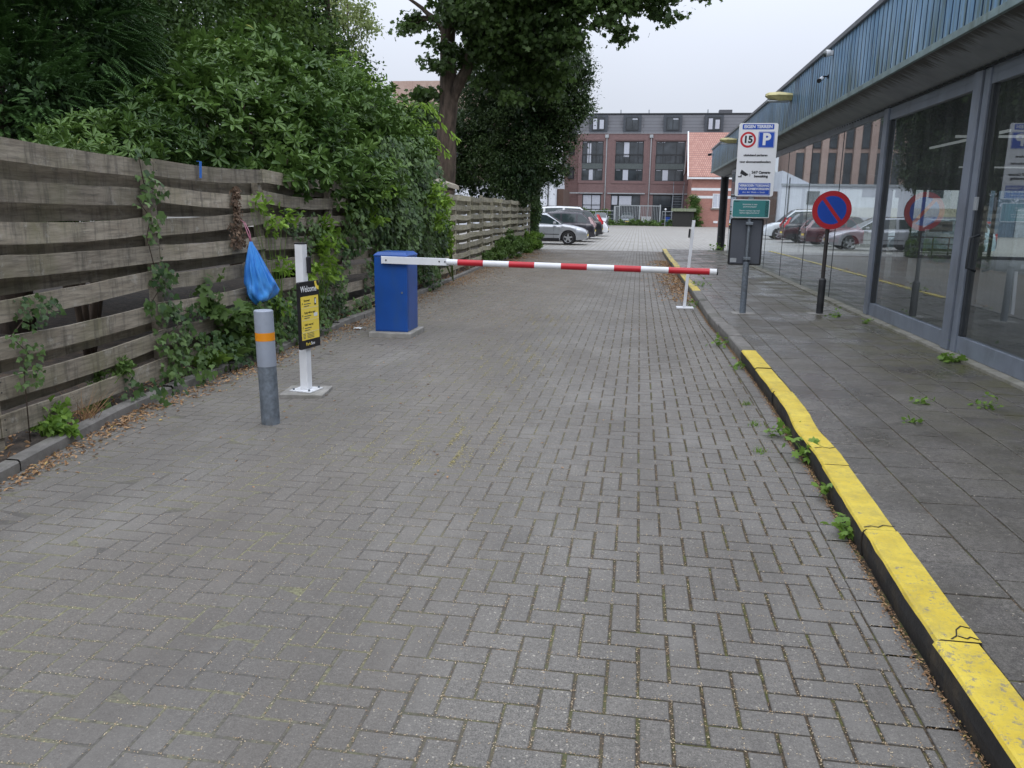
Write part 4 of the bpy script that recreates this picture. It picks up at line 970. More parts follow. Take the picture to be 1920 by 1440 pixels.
    tlm = M.get('tl') or simple('tail_light', (.55, .015, .02), .2, var=.1, scale=10); M['tl'] = tlm; tlm = tlm_ or tlm
    for s_ in (1, -1):
        q = MB(); wl = wid(L - .04)
        if tail == 'high':
            z0, z1 = trunk - .22, H - .22
            q.prism([(X(L - .10), s_ * wl * .78, z0), (X(L + .012), s_ * wl * .80, z0), (X(L - .02), s_ * wl * .9, z0 + .02), (X(L - .28), s_ * wl * 1.0, z0 + .07), (X(L - .3), s_ * wl * .99, z0 + .2), (X(L - .08), s_ * wl * .9, z0 + .2)], (0, 0, .0001))
            q = MB(); q.prism([(X(L - .38), s_ * wl * 1.035, z0 + .04), (X(L + .01), s_ * wl * .93, z0), (X(L + .012), s_ * wl * .93, z0 + .17), (X(L - .06), s_ * wl * .9, z0 + .24), (X(L - .26), s_ * wl * .86, z1), (X(L - .36), s_ * wl * .9, z1), (X(L - .2), s_ * wl * 1.0, z0 + .2)], (0, -s_ * .1, 0))
        else:
            q.prism([(X(L - .3), s_ * wl * 1.03, .66), (X(L + .012), s_ * wl * .95, .64), (X(L - .0), s_ * wl * .93, trunk - .08), (X(L - .26), s_ * wl * 1.02, trunk - .06)], (0, -s_ * .3, 0))
        q.build('tail_light', tlm, root, bevel=.01, world=False)
    q = MB(); q.box(X(L + .02), X(L - .12), -w_ * .85, w_ * .85, .26, .4); q.build('rear_bumper_trim', M['black'], root, bevel=.01, world=False)
    for s_ in (1, -1):
        q = MB(); q.box(X(wb[1] - .42), X(wb[0] + .42), s_ * W / 2 * .97 - .03, s_ * W / 2 * .97 + .012, .19, .31); q.build('sill', M['black'], root, world=False)
    if plate:
        q = MB(); q.box(X(-.018), X(-.006), -.26, .26, .40, .50); q.box(X(L + .026), X(L + .015), -.26, .26, .52, .62); q.build('number_plate', M['panelyellow'], root, world=False)
    for s_ in (1, -1):
        q = MB(); xm = ws[0] + .38; q.obox((X(xm), s_ * (wid(xm) + .07), belt + .09), (.07, 0, 0), (0, .075, 0), (0, 0, .06)); q.build('wing_mirror', mat, root, bevel=.03, world=False)
        q = MB()
        for xd in (bp - .15, bp + .72): q.box(X(xd + .09), X(xd - .09), s_ * wid(xd) * .985 - .012, s_ * wid(xd) * .985 + .022, belt - .14, belt - .11)
        q.build('door_handle', mat, root, bevel=.006, world=False)
        if trim:
            q = MB(); q.box(X(wb[1] - .42), X(wb[0] + .42), s_ * W / 2 * .995 - .006, s_ * W / 2 * .995 + .008, .47, .5); q.build('side_trim', M['black'], root, world=False)
        q = MB()
        for xd in (bp, ws[0] + .42, bp + .95):
            q.box(X(xd) - .004, X(xd) + .004, s_ * wid(xd) * .995 - .003, s_ * wid(xd) * .995 + .0035, .3, belt - .03)
        q.build('door_seam', M['black'], root, world=False)
        if rails:
            q = MB(); q.tube([(X(ws[1] + .1), s_ * .55, H - .01), (X(ws[1] + .2), s_ * .55, H + .045), (X(rw[0] - .3), s_ * .55, H + .05), (X(rw[0] - .1), s_ * .55, H - .01)], .014, 6); q.build('roof_rail', M['black'], root, world=False, smooth=True)
    return root
silver = paint('silver_paint', (.42, .44, .47), .55, .28)
G = 'cars parked in the lot'
car('silver estate car with five-spoke wheels, nose out beside the end of the fence', (-2.42 - 2.34, 39.3, 0), 0, silver, L=4.68, W=1.75, H=1.46, hood=.93, ws=(1.15, 1.95), rw=(4.15, 4.6), wb=(.88, 3.58), rails=True, group=G)
car('dark grey hatchback with its tail toward the driveway, just behind the silver estate', (-2.3 - 2.1, 43.6, 0), math.pi, paint('dark_plum_paint', (.035, .032, .042), .5), L=4.2, W=1.78, H=1.5, hood=.98, ws=(.98, 1.65), rw=(3.5, 4.05), wb=(.8, 3.35), tail='high', tlm_=simple('pale_tail_light', (.5, .35, .36), .2, var=.2, scale=12), group=G)
car('black crossover with tall red tail lamps, beyond the dark grey hatchback', (-2.12 - 2.25, 48.4, 0), math.pi, paint('black_paint', (.016, .017, .022), .4), L=4.5, W=1.85, H=1.62, hood=1.02, belt=1.02, ws=(1.05, 1.75), rw=(3.65, 4.25), wb=(.85, 3.5), tail='high', wr=.35, group=G)
car('tall white people carrier, farthest of the row beside the fence', (-2.0 - 2.4, 54.3, 0), 0, paint('white_paint_car', (.66, .68, .7), 0), L=4.8, W=1.85, H=1.85, hood=1.05, belt=1.08, ws=(.95, 1.85), rw=(4.45, 4.75), wb=(.9, 3.75), group=G, rails=True, wr=.34)
car('pale silver car facing the camera, left of the steel gate', (-4.3, 92, 0), -math.pi / 2, silver, L=4.2, W=1.72, H=1.46, group=G)
car('grey-blue car facing the camera behind the bars of the steel gate', (-1.5, 104.8, 0), -math.pi / 2, paint('greyblue_paint', (.17, .2, .23), .4), L=4.3, W=1.8, H=1.5, group=G)
car('red car standing beyond the far canopy pole', (8.75, 62, 0), math.pi, paint('red_paint', (.35, .02, .025), .2), L=4.2, W=1.75, H=1.48, group=G)
car('dark car beside the red one, its nose showing past the canopy pole', (8.2, 56, 0), math.pi, paint('graphite_paint', (.3, .31, .33), .4), L=4.2, W=1.75, H=1.48, group=G)
car('light blue hatchback seen through the glass building', (12.1, 35.6, 0), math.pi, paint('pale_blue_paint', (.55, .74, .82), .1), L=4.0, W=1.7, H=1.44, hood=.95, ws=(.9, 1.6), rw=(3.4, 3.85), wb=(.75, 3.2), group=G)
car('dark estate car behind the light blue hatchback, seen through the glass', (12.9, 38.4, 0), math.pi, paint('dark_blue_paint', (.03, .04, .07), .3), L=4.7, W=1.78, H=1.5, ws=(1.15, 1.95), rw=(4.15, 4.6), wb=(.88, 3.58), rails=True, group=G)
car('dark red hatchback seen through the far glass panes', (8.6, 41.5, 0), math.pi, paint('dark_red_paint', (.3, .015, .03), .2), L=4.0, W=1.7, H=1.46, ws=(.9, 1.6), rw=(3.4, 3.85), wb=(.75, 3.2), group=G)

# ------------------------------------------------------------------ things seen through the building
rl = thing('bicycle_railing', 'low black steel railing behind the glass building', 'railing', (9.8, 31.2, 0))
p = MB()
for k_ in range(7): p.tube([(9.0 + k_ * .5, 31.6 - k_ * .12, 0), (9.0 + k_ * .5, 31.6 - k_ * .12, .82)], .026, 6)
p.build('upright', M['black'], rl)
p = MB(); p.tube([(8.9, 31.62, .83), (12.1, 30.86, .83)], .022, 8); p.tube([(8.9, 31.62, .12), (12.1, 30.86, .12)], .018, 8); p.build('top_rail', M['black'], rl, smooth=True)
sh = thing('corrugated_shed', 'blue-grey corrugated shed with a pale door, beyond the glass building', 'shed', (30, 72, 0))
p = MB(); pr_ = []; xx = 27.5
while xx < 36: pr_ += [(xx, 0), (xx + .06, .05), (xx + .14, .05), (xx + .2, 0)]; xx += .26
p.grid([[(X_, 72 - d, 0) for X_, d in pr_], [(X_, 72 - d, 4.2) for X_, d in pr_]]); p.box(27.5, 36, 72.02, 77, 0, 4.2); p.build('wall', simple('blue_grey_sheet', (.13, .19, .26), .6, var=.1), sh)
p = MB(); p.box(30.3, 31.4, 71.88, 71.94, 0, 2.3); p.build('door', simple('pale_door', (.4, .45, .5), .6), sh)
cw = thing('cream_building', 'low building with a cream fascia band and grey upper floor, beyond the glass building', 'building', (24, 80, 0))
p = MB(); p.box(16, 29, 80, 88, 0, 1.4); p.build('wall', M['concrete'], cw)
p = MB(); p.box(15.9, 29.1, 79.9, 88, 1.401, 2.3); p.build('fascia', simple('cream_band', (.6, .57, .42), .7), cw)
p = MB(); p.box(19.5, 29, 83, 88, 2.301, 6.2); p.build('upper_wall', M['render'], cw)
p = MB()
for X in (21, 24, 27): p.box(X, X + 1.3, 82.97, 82.99, 3.3, 4.8)
p.build('window', M['bwin'], cw)
ba = thing('blue_barrel', 'blue barrel with a red lid beside the corrugated shed', 'barrel', (27.2, 70, 0))
p = MB(); p.tube([(27.2, 70, 0), (27.2, 70, .4), (27.2, 70, .8), (27.2, 70, 1.1)], [.38, .42, .42, .38], 20); p.build('drum', M['signblue'], ba, smooth=True)
p = MB(); p.tube([(27.2, 70, 1.1), (27.2, 70, 1.25)], .44, 20); p.build('lid', M['signred'], ba, smooth=True, auto=True)

# ------------------------------------------------------------------ far buildings
def win(par, x0, x1, z0, z1, y, bars=(.5,), blinds=None, trans=None, frame=.09, mat='darkframe', d=.12):
    f = MB(); f.box(x0, x0 + frame, y - .02, y + d, z0, z1); f.box(x1 - frame, x1, y - .02, y + d, z0, z1); f.box(x0 + frame, x1 - frame, y - .02, y + d, z1 - frame, z1); f.box(x0 + frame, x1 - frame, y - .02, y + d, z0, z0 + frame)
    for bx in bars: xb = x0 + (x1 - x0) * bx; f.box(xb - .04, xb + .04, y - .01, y + d, z0 + frame, z1 - frame)
    if trans: zb = z0 + (z1 - z0) * trans; f.box(x0 + frame, x1 - frame, y - .015, y + d, zb - .04, zb + .04)
    fr = f.build('window', M[mat], par)
    g_ = MB(); g_.box(x0 + frame, x1 - frame, y + .05, y + .07, z0 + frame, z1 - frame); g_.build('pane', M['bwin'], fr)
    if blinds:
        for (a, c, e, f2) in blinds:
            q = MB(); w_, h_ = x1 - x0, z1 - z0; q.box(x0 + w_ * a, x0 + w_ * c, y + .02, y + .045, z0 + h_ * e, z0 + h_ * f2); q.build('blind', M['blind'], fr)
YB = 108.
ab = thing('brick_apartment_building', 'dark red brick apartment block with slate mansard roof at the far side of the lot', 'building', (0, YB, 0))
# facade built of piers and spandrels around real openings
p = MB()
p.box(-8.1, 14, YB + .35, YB + 14, 0, 11.45)
cols = [(-8.1, -7.75), (-5.0, -3.45), (.15, 1.7), (5.4, 14)]
for a, c in cols: p.box(a, c, YB, YB + .349, 3.95, 11.45)
for a, c in ((-7.75, -5.0), (-3.45, .15), (1.7, 5.4)):
    p.box(a, c, YB, YB + .349, 10.5, 11.45); p.box(a, c, YB, YB + .349, 3.95, 5.55)
for a, c in ((-8.1, -7.55), (-5.1, -3.8), (-.0, 1.6), (5.3, 14)): p.box(a, c, YB + .02, YB + .349, 0, 3.949)
# raised surrounds round the window bays
for a, c in ((-7.75, -5.0), (-3.45, .15), (1.7, 5.4)):
    p.box(a - .45, a - .2, YB - .06, YB - .001, 5.2, 10.9); p.box(c + .2, c + .45, YB - .06, YB - .001, 5.2, 10.9); p.box(a - .2, c + .2, YB - .06, YB - .001, 10.65, 10.9); p.box(a - .2, c + .2, YB - .06, YB - .001, 5.2, 5.4)
p.build('wall', M['brick'], ab)
p = MB(); p.prism([(-10.45, YB + 1.6, 0), (-8.101, YB + .25, 0), (-8.101, YB + 12, 0), (-10.45, YB + 12, 0)], (0, 0, 11.4)); p.build('side_wing_wall', M['brick'], ab)
for z0, z1 in ((8.8, 10.0), (5.75, 7.3)):
    q = MB(); dx = Vector((2.35, -1.35, 0)).normalized(); c = Vector((-9.15, YB + .80, (z0 + z1) / 2)); nrm = Vector((-dx.y, dx.x, 0))
    q.obox(c - nrm * .06, dx * .45, nrm * .05, (0, 0, (z1 - z0) / 2)); f = q.build('window', M['darkframe'], ab); q = MB(); q.obox(c - nrm * .12, dx * .37, nrm * .008, (0, 0, (z1 - z0) / 2 - .08)); q.build('pane', M['bwin'], f)
for a, c, bars, bl in ((-7.75, -5.0, (.33, .66), [(.25, .42, 0, .9)]), (-3.45, .15, (.28, .5, .8), [(.3, .5, .3, .95), (.0, .2, .93, .97)]), (1.7, 5.4, (.25, .7), [(.1, .3, .93, .97)])):
    win(ab, a, c, 7.72, 10.5, YB + .15, bars, bl + [(.04, .2, .94, .97), (.75, .95, .94, .97)], .42)
    win(ab, a, c, 5.55, 7.05, YB + .15, bars, [(bars[0], bars[0] + .2, .03, .95), (.04, .2, .88, .93), (.76, .95, .88, .93)])
    q = MB(); q.box(a, c, YB + .12, YB + .3, 7.051, 7.719); q.build('spandrel_panel', simple('grey_green_panel', (.09, .11, .11), .5) if 'gg' not in M else M['gg'], ab)
    q = MB(); q.tube([(a, YB - .02, 8.75), (c, YB - .02, 8.75)], .025, 6)
    for t_ in np.arange(a, c + .01, (c - a) / 6): q.tube([(t_, YB - .02, 7.75), (t_, YB - .02, 8.75)], .012, 4)
    q.build('balcony_rail', M['black'], ab)
for a, c, mt_ in ((-7.55, -5.1, 0), (-3.8, -.0, 1), (1.6, 5.3, 2)):
    win(ab, a, c, 0.4 if mt_ != 2 else 0.2, 3.8, YB + .1, (.5,) if mt_ == 0 else (.25, .72), [(.05, .48, .45, .97), (.52, .95, .45, .97), (.52, .95, .05, .42)] if mt_ == 0 else ([(.28, .7, .62, .95), (.03, .22, .62, .95)] if mt_ == 1 else None), .6, mat='darkframe')
p = MB(); 
for a, c in ((-10.3, -4.9), (-4.3, .55), (1.2, 6)): p.box(a, c, YB - .12, YB - .002, 3.88, 4.02)
p.build('ledge', M['steel'], ab)
for X in (-4.6, 1.05):
    q = MB(); q.tube([(X, YB - .1, 0), (X, YB - .1, 10.9)], .07, 8); q.box(X - .22, X + .22, YB - .26, YB - .02, 10.9, 11.3); q.build('downpipe', M['steel'], ab)
p = MB(); zt_, zb_ = 14.0, 11.46
p.face([(-8.2, YB - .1, zb_), (14, YB - .1, zb_), (14, YB + 1.2, zt_), (-6.6, YB + 1.2, zt_)]); p.face([(-10.6, YB + 1.5, zb_), (-8.2, YB - .1, zb_), (-6.6, YB + 1.2, zt_), (-9.6, YB + 3.2, zt_ - .12)]); p.face([(-10.6, YB + 12, zb_), (-10.6, YB + 1.5, zb_), (-9.6, YB + 3.2, zt_ - .12), (-9.6, YB + 12, zt_ - .12)])
rf = p.build('roof', M['slate'], ab)
p = MB(); p.face([(-6.6, YB + 1.1, zt_ + .06), (14, YB + 1.1, zt_ + .06), (14, YB + 14, zt_ + .06), (-9.7, YB + 14, zt_ + .06), (-9.7, YB + 3.1, zt_ - .06)]); p.box(-6.6, 14, YB + 1.05, YB + 1.19, zt_ - .1, zt_ + .055); p.build('roof_top', M['darkframe'], rf)
p = MB()
for X in (-3, .6, 8): p.tube([(X, YB + 1.4, 14), (X, YB + 1.4, 14.5)], .08, 8)
p.build('vent_pipe', M['steel'], rf)
p = MB(); p.box(9.4, 11, YB + 1.2, YB + 2.5, 14.07, 14.45); p.build('roof_box', M['slate'], rf)
for X0 in (-6.9, -2.6, 2.5, 7.6):
    q = MB(); q.box(X0, X0 + 2.3, YB - .05, YB + 1.5, 11.6, 13.7); dm = q.build('dormer', simple('dormer_zinc', (.06, .07, .085), .5) if 'dz' not in M else M['dz'], ab)
    f = MB(); f.box(X0 + .35, X0 + 1.95, YB - .12, YB - .052, 11.8, 13.4); f.build('window_frame', M['darkframe'], dm)
    f = MB(); f.box(X0 + .45, X0 + 1.1, YB - .14, YB - .121, 11.9, 13.3); f.box(X0 + 1.2, X0 + 1.85, YB - .14, YB - .121, 11.9, 13.3); f.build('pane', M['bwin'], dm)
    if X0 in (-6.9, 7.6): f = MB(); f.box(X0 + .47, X0 + .95, YB - .15, YB - .141, 11.95, 13.25); f.box(X0 + 1.3, X0 + 1.82, YB - .15, YB - .141, 12.0, 13.1); f.build('blind', M['blind'], dm)
    else: f = MB(); f.box(X0 + 1.15, X0 + 1.8, YB - .15, YB - .141, 13.12, 13.25); f.build('blind', M['blind'], dm)
# fire escape
fe = thing('fire_escape', 'dark steel stair climbing the brick block beside the red tiled house', 'stair', (4.9, 104, 0))
p = MB()
for k_ in range(11): p.box(3.9 + .02 * k_, 5.1 + .02 * k_, 103.6 + k_ * .22, 103.86 + k_ * .22, .3 + k_ * .33, .35 + k_ * .33)
p.build('tread', M['galv'], fe)
p = MB(); p.tube([(3.9, 103.6, .2), (4.1, 106, 3.9)], .05, 6); p.tube([(5.1, 103.6, .2), (5.3, 106, 3.9)], .05, 6); p.tube([(3.9, 103.6, 1.2), (4.1, 106, 4.9)], .03, 6); p.tube([(5.1, 103.6, 1.2), (5.3, 106, 4.9)], .03, 6); p.tube([(4.1, 106, 0), (4.1, 106, 5.4)], .05, 6); p.tube([(5.4, 106, 0), (5.4, 106, 5.4)], .05, 6); p.build('stringer', M['galv'], fe)
# small house
HY = 99.5
ho = thing('tiled_house', 'small red brick house with an orange tiled roof right of the apartment block', 'house', (9, HY, 0))
p = MB(); p.box(5.95, 16, HY, HY + 9, 0, 5.75); p.prism([(5.95, HY, 5.75), (5.95, HY + 9, 5.75), (5.95, HY + 4.5, 11.0)], (.25, 0, 0)); p.build('wall', M['brickred'], ho)
p = MB(); p.prism([(5.5, HY - .35, 5.72), (16, HY - .35, 5.72), (16, HY + 4.5, 11.1), (5.5, HY + 4.5, 11.1)], (0, 0, .12)); p.prism([(5.5, HY + 4.5, 11.1), (16, HY + 4.5, 11.1), (16, HY + 9.35, 5.72), (5.5, HY + 9.35, 5.72)], (0, 0, .12)); p.build('roof', M['tiles'], ho)
p = MB(); p.prism([(5.35, HY - .45, 5.45), (5.35, HY - .45, 5.85), (5.35, HY + 4.5, 11.35), (5.35, HY + 4.5, 10.95)], (.149, 0, 0)); p.prism([(5.35, HY + 9.4, 5.45), (5.35, HY + 9.4, 5.85), (5.35, HY + 4.5, 11.35), (5.35, HY + 4.5, 10.95)], (.149, 0, 0)); p.build('verge_board', M['white'], ho)
p = MB(); p.box(5.5, 16, HY - .5, HY - .36, 5.5, 5.7); p.build('gutter', M['white'], ho)
p = MB(); p.box(5.93, 16, HY - .03, HY - .002, 4.2, 4.5); p.box(5.93, 16, HY - .03, HY - .002, 3.3, 3.6); p.build('white_band', M['white'], ho)
win(ho, 8.45, 9.6, 2.2, 3.85, HY - .12, (.5,), [(.1, .46, .05, .95), (.54, .9, .05, .95)], mat='white')
p = MB(); p.box(8.3, 9.75, HY - .2, HY - .05, 2.05, 2.19); p.build('window_sill', M['concrete'], ho)
p = MB(); p.box(8.7, 9.2, HY - .06, HY - .01, .45, .7); p.build('vent_grille', M['white'], ho)
# white building on the left
wb_ = thing('white_workshop', 'plain white rendered low building left of the brick apartment block', 'building', (-12, 86, 0))
p = MB(); p.box(-30, -8.9, 86, 97, 0, 4.6); p.prism([(-11.8, 86.3, 4.6), (-8.9, 86.3, 4.6), (-8.9, 86.3, 5.9)], (0, 10, 0)); p.build('wall', M['render'], wb_)
p = MB(); p.box(-30.1, -8.8, 85.85, 85.99, 4.4, 4.62); p.build('gutter', M['steel'], wb_)
p = MB(); p.box(-8.85, -8.2, 88, 96, 0, 3.9); p.build('brown_annex', simple('brown_boarding', (.1, .06, .045), .8), wb_)
win(wb_, -12.6, -11.4, 2.6, 3.9, 85.9, (.5,), None)
p = MB(); p.tube([(-9.6, 85.9, 0), (-9.6, 85.9, 5.2)], .06, 8); p.build('downpipe', M['black'], wb_)
# big pink brown building beyond the trees
tb = thing('tall_brick_building', 'tall pinkish brown brick building with arched window bays behind the left trees', 'building', (-20, 101, 0))
p = MB(); p.box(-31, -13, 101.5, 112, 0, 17)
xs_ = -31.
while xs_ < -13.2: p.box(xs_, xs_ + .75, 101, 101.499, 0, 17); xs_ += 1.8
p.box(-31, -13, 101.05, 101.499, 14.6, 17); p.build('wall', M['brickpink'], tb)
xs_ = -30.25
k_ = 0
while xs_ < -14:
    for z0, z1 in ((1, 4.6), (5.1, 8.7), (9.2, 13.4)):
        q = MB(); q.box(xs_ + .08, xs_ + .97, 101.35, 101.48, z0, z1)
        if z0 > 9: q.prism([(xs_ + .525 + .445 * math.cos(a_), 101.35, z1 + .45 * math.sin(a_)) for a_ in np.linspace(0, math.pi, 9)], (0, .13, 0))
        fr = q.build('window', M['darkframe'], tb)
        q = MB(); q.box(xs_ + .14, xs_ + .91, 101.3, 101.34, z0 + .1, z1 - .1); q.build('pane', M['bwin'], fr)
    xs_ += 1.8
# lot end: gate, fence, bins, shed
gt = thing('steel_gate', 'pale galvanised bar gate at the far end of the lot', 'gate', (-.3, 100, 0))
p = MB()
for X in np.arange(-2.2, 2.2, .19): p.tube([(X, 100, .15), (X, 100, 2.3)], .028, 6)
p.build('bars', M['steel'], gt)
p = MB(); p.box(-2.35, 2.35, 99.94, 100.06, 2.3, 2.4); p.box(-2.35, 2.35, 99.94, 100.06, .12, .2); p.box(-2.5, -2.351, 99.9, 100.1, 0, 2.5); p.box(2.351, 2.5, 99.9, 100.1, 0, 2.5); p.box(-.06, .06, 99.92, 100.08, .2, 2.3); p.build('gate_frame', M['steel'], gt)
p = MB(); p.box(-3.1, -2.9, 99.9, 100.1, 0, 2.3); p.box(-3.1, -2.5, 99.95, 100.05, 2.2, 2.3)
for X in (-2.85, -2.72, -2.6): p.tube([(X, 100, .1), (X, 100, 2.2)], .025, 6)
p.build('side_panel', M['steel'], gt)
for (a, c, lab) in ((-14, -3.15, 'thin wire fence at the lot end, left of the steel gate'), (2.7, 7.1, 'thin wire fence at the lot end, right of the steel gate')):
    f = thing('wire_fence', lab, 'fence', ((a + c) / 2, 100, 0)); q = MB()
    for X in np.arange(a, c + .1, 1.45): q.tube([(X, 100, 0), (X, 100, 1.75)], .035, 6)
    q.build('post', M['steel'], f); q = MB()
    for z in (.3, .8, 1.3, 1.7): q.tube([(a, 100, z), (c, 100, z)], .014 if z < 1.6 else .03, 4)
    q.build('wire', M['steel'], f)
def wheelie(x, y, mat, label):
    o = thing('wheelie_bin', label, 'bin', (x, y, 0)); q = MB()
    q.grid([[(x - .22, y - .25, .08), (x + .22, y - .25, .08), (x + .22, y + .25, .08), (x - .22, y + .25, .08)], [(x - .29, y - .34, 1.0), (x + .29, y - .34, 1.0), (x + .29, y + .34, 1.0), (x - .29, y + .34, 1.0)]], closed=True); q.build('bin_body', mat, o, bevel=.02)
    q = MB(); q.box(x - .31, x + .31, y - .37, y + .37, 1.001, 1.07); q.build('lid', mat, o, bevel=.02)
    for s_ in (-1, 1): q = MB(); q.tube([(x + s_ * .2, y + .3, .1), (x + s_ * .25, y + .3, .1)], .1, 12); q.build('wheel', M['tyre'], o)
wheelie(1.15, 101.5, M['whiteboard'], 'pale grey wheelie bin behind the steel gate')
wheelie(.5, 101.6, M['whiteboard'], 'smaller half-hidden pale bin left of the grey wheelie bin')
wheelie(3.4, 101.2, M['signblue'], 'dark blue wheelie bin right of the steel gate')
sd_ = thing('garden_shed', 'small dark shed with a moss-green flat roof at the lot end', 'shed', (5, 98.6, 0))
p = MB(); p.box(3.9, 6.3, 97.8, 99.3, 0, 1.75); p.build('wall', simple('dark_boards', (.03, .03, .028), .85, var=.3, stretch=(8, 1, 1)), sd_)
p = MB(); p.box(3.7, 6.5, 97.6, 99.4, 1.751, 2.1); p.build('roof', simple('mossy_roof', (.22, .25, .17), .9, var=.2), sd_)
lp = thing('lamp_post', 'thin pale pole with a small white lamp, right of the steel gate', 'lamp', (3.0, 98, 0))
p = MB(); p.tube([(3.0, 98, 0), (3.0, 98, 1.9)], .035, 8); p.build('pole', M['steel'], lp)
p = MB(); sphere(p, (3.0, 98, 1.95), .12); p.build('globe', M['whiteboard'], lp, smooth=True)

# parasol behind the fence
pa = thing('garden_parasol', 'beige canvas garden parasol showing above the pale fence', 'parasol', (-6.1, 21.5, 0))
p = MB(); c0 = Vector((-6.15, 21.5, 2.62)); rim = [Vector((-6.15 + 1.35 * math.cos(R(a_)), 21.5 + 1.35 * math.sin(R(a_)), 2.17)) for a_ in range(0, 360, 45)]
for i in range(8):
    a_, b_ = rim[i], rim[(i + 1) % 8]; mid_ = (a_ + b_) / 2 + Vector((0, 0, .06)); p.face([c0, a_, mid_]); p.face([c0, mid_, b_]); p.face([a_, a_ - Vector((0, 0, .1)), mid_ - Vector((0, 0, .1)), mid_]); p.face([mid_, mid_ - Vector((0, 0, .1)), b_ - Vector((0, 0, .1)), b_])
p.build('canopy', M['canvas'], pa)
p = MB(); p.tube([(-6.15, 21.5, 0), (-6.15, 21.5, 2.62)], .025, 8); p.build('pole', M['bark'], pa)
p = MB()
for r_ in rim: p.tube([c0 - Vector((0, 0, .03)), r_ - Vector((0, 0, .03))], .009, 4)
p.build('ribs', M['twig'], pa)

# ------------------------------------------------------------------ foliage
TPL = {
 'lance': (np.array([0, .3, .72, 1, .72, .3]), np.array([0, .42, .5, 0, -.5, -.42]), np.array([0, .1, .07, -.12, .07, .1]), [(0, 3, 2, 1), (0, 5, 4, 3)]),
 'oblong': (np.array([0, .22, .5, .8, 1, .8, .5, .22]), np.array([0, .3, .48, .42, 0, -.42, -.48, -.3]), np.array([0, .08, .1, .04, -.1, .04, .1, .08]), [(0, 4, 3, 2, 1), (0, 7, 6, 5, 4)]),
 'rhomb': (np.array([0, .45, 1, .45]), np.array([0, .5, 0, -.5]), np.array([0, .08, -.08, .08]), [(0, 3, 2, 1)]),
 'maple': (np.array([0, .08, .0, .35, .42, .72, .68, 1, .68, .72, .42, .35, .0, .08]), np.array([0, .12, .42, .34, .62, .42, .16, 0, -.16, -.42, -.62, -.34, -.42, -.12]), np.array([0, 0, -.05, 0, -.06, -.05, 0, -.12, 0, -.05, -.06, 0, -.05, 0]), [tuple(range(14))[::-1]]),
 'ivy': (np.array([0, .0, .38, .5, 1, .5, .38, .0]), np.array([0, .34, .5, .22, 0, -.22, -.5, -.34]), np.array([0, -.04, -.03, .02, -.08, .02, -.03, -.04]), [tuple(range(8))[::-1]]),
 'blade': (np.array([0, .0, 1]), np.array([.5, -.5, 0]), np.array([0, 0, -.25]), [(0, 1, 2)]),
}
def unit(a): return a / np.maximum(np.linalg.norm(a, axis=1, keepdims=True), 1e-9)
class Leaves:
    def __init__(s): s.P = []; s.A = []; s.N = []; s.L = []; s.W = []; s.T = []
    def add(s, P, A, Nn, L, W, T):
        n = len(P); s.P.append(P); s.A.append(unit(A)); s.N.append(Nn); s.L.append(np.broadcast_to(L, (n,)).astype(float)); s.W.append(np.broadcast_to(W, (n,)).astype(float)); s.T.append(np.broadcast_to(T, (n,)).astype(float))
    def build(s, name, mat, tpl, parent=None):
        P = np.concatenate(s.P); A = np.concatenate(s.A); Nn = np.concatenate(s.N); L = np.concatenate(s.L); W = np.concatenate(s.W); T = np.concatenate(s.T)
        S = unit(np.cross(A, Nn)); N2 = unit(np.cross(S, A)); a, sd, nn, faces = TPL[tpl]; k_ = len(a); n = len(P)
        V = P[:, None, :] + A[:, None, :] * (a[None, :, None] * L[:, None, None]) + S[:, None, :] * (sd[None, :, None] * W[:, None, None]) + N2[:, None, :] * (nn[None, :, None] * L[:, None, None])
        V = V.reshape(-1, 3)
        if parent is not None: V = V - np.array(WM[parent.name].translation)[None]
        me = bpy.data.meshes.new(name); me.vertices.add(n * k_); me.vertices.foreach_set("co", V.ravel().astype(np.float32))
        fl = np.concatenate([np.array(f) for f in faces]); ln = np.array([len(f) for f in faces])
        loops = (np.arange(n)[:, None] * k_ + fl[None]).ravel(); tot = np.tile(ln, n); start = np.concatenate([[0], np.cumsum(tot)[:-1]])
        me.loops.add(len(loops)); me.loops.foreach_set("vertex_index", loops.astype(np.int32))
        me.polygons.add(len(tot)); me.polygons.foreach_set("loop_start", start.astype(np.int32)); me.polygons.foreach_set("loop_total", tot.astype(np.int32))
        at = me.attributes.new("tone", 'FLOAT', 'POINT'); at.data.foreach_set("value", np.repeat(T, k_).astype(np.float32))
        me.materials.append(mat); me.update(calc_edges=True); me.validate()
        o = bpy.data.objects.new(name, me); COL.objects.link(o)
        if parent is not None: o.parent = parent
        WM[o.name] = WM[parent.name] if parent is not None else Matrix.Identity(4)
        return o
def rdir(n): return unit(rng.normal(size=(n, 3)))
def shell_points(blobs, dens, thick=.3, zmin=None):
    """points near the skin of a union of ellipsoids, with outward normals"""
    PP, NN = [], []
    B = [(np.array(b_[:3]), np.array([b_[3], b_[3], b_[3] * (b_[4] if len(b_) > 4 else 1)])) for b_ in blobs]
    for i, (c, r_) in enumerate(B):
        n = int(dens * 4 * math.pi * r_[0] ** 2 * (r_[2] / r_[0])); d = rdir(n)
        wob = 1 + .10 * np.sin(d[:, 0] * 5 + i) * np.cos(d[:, 2] * 6 + 2 * i) + .08 * np.sin(d[:, 1] * 11 + d[:, 2] * 9)
        rad = wob * (1 - thick * rng.random(n) ** 1.6); P = c + d * r_ * rad[:, None]
        keep = np.ones(n, bool)
        for j, (c2, r3) in enumerate(B):
            if j != i: keep &= (((P - c2) / r3) ** 2).sum(1) > .62
        if zmin is not None: keep &= P[:, 2] > zmin
        PP.append(P[keep]); NN.append(unit(d / r_)[keep])
    return np.concatenate(PP), np.concatenate(NN)
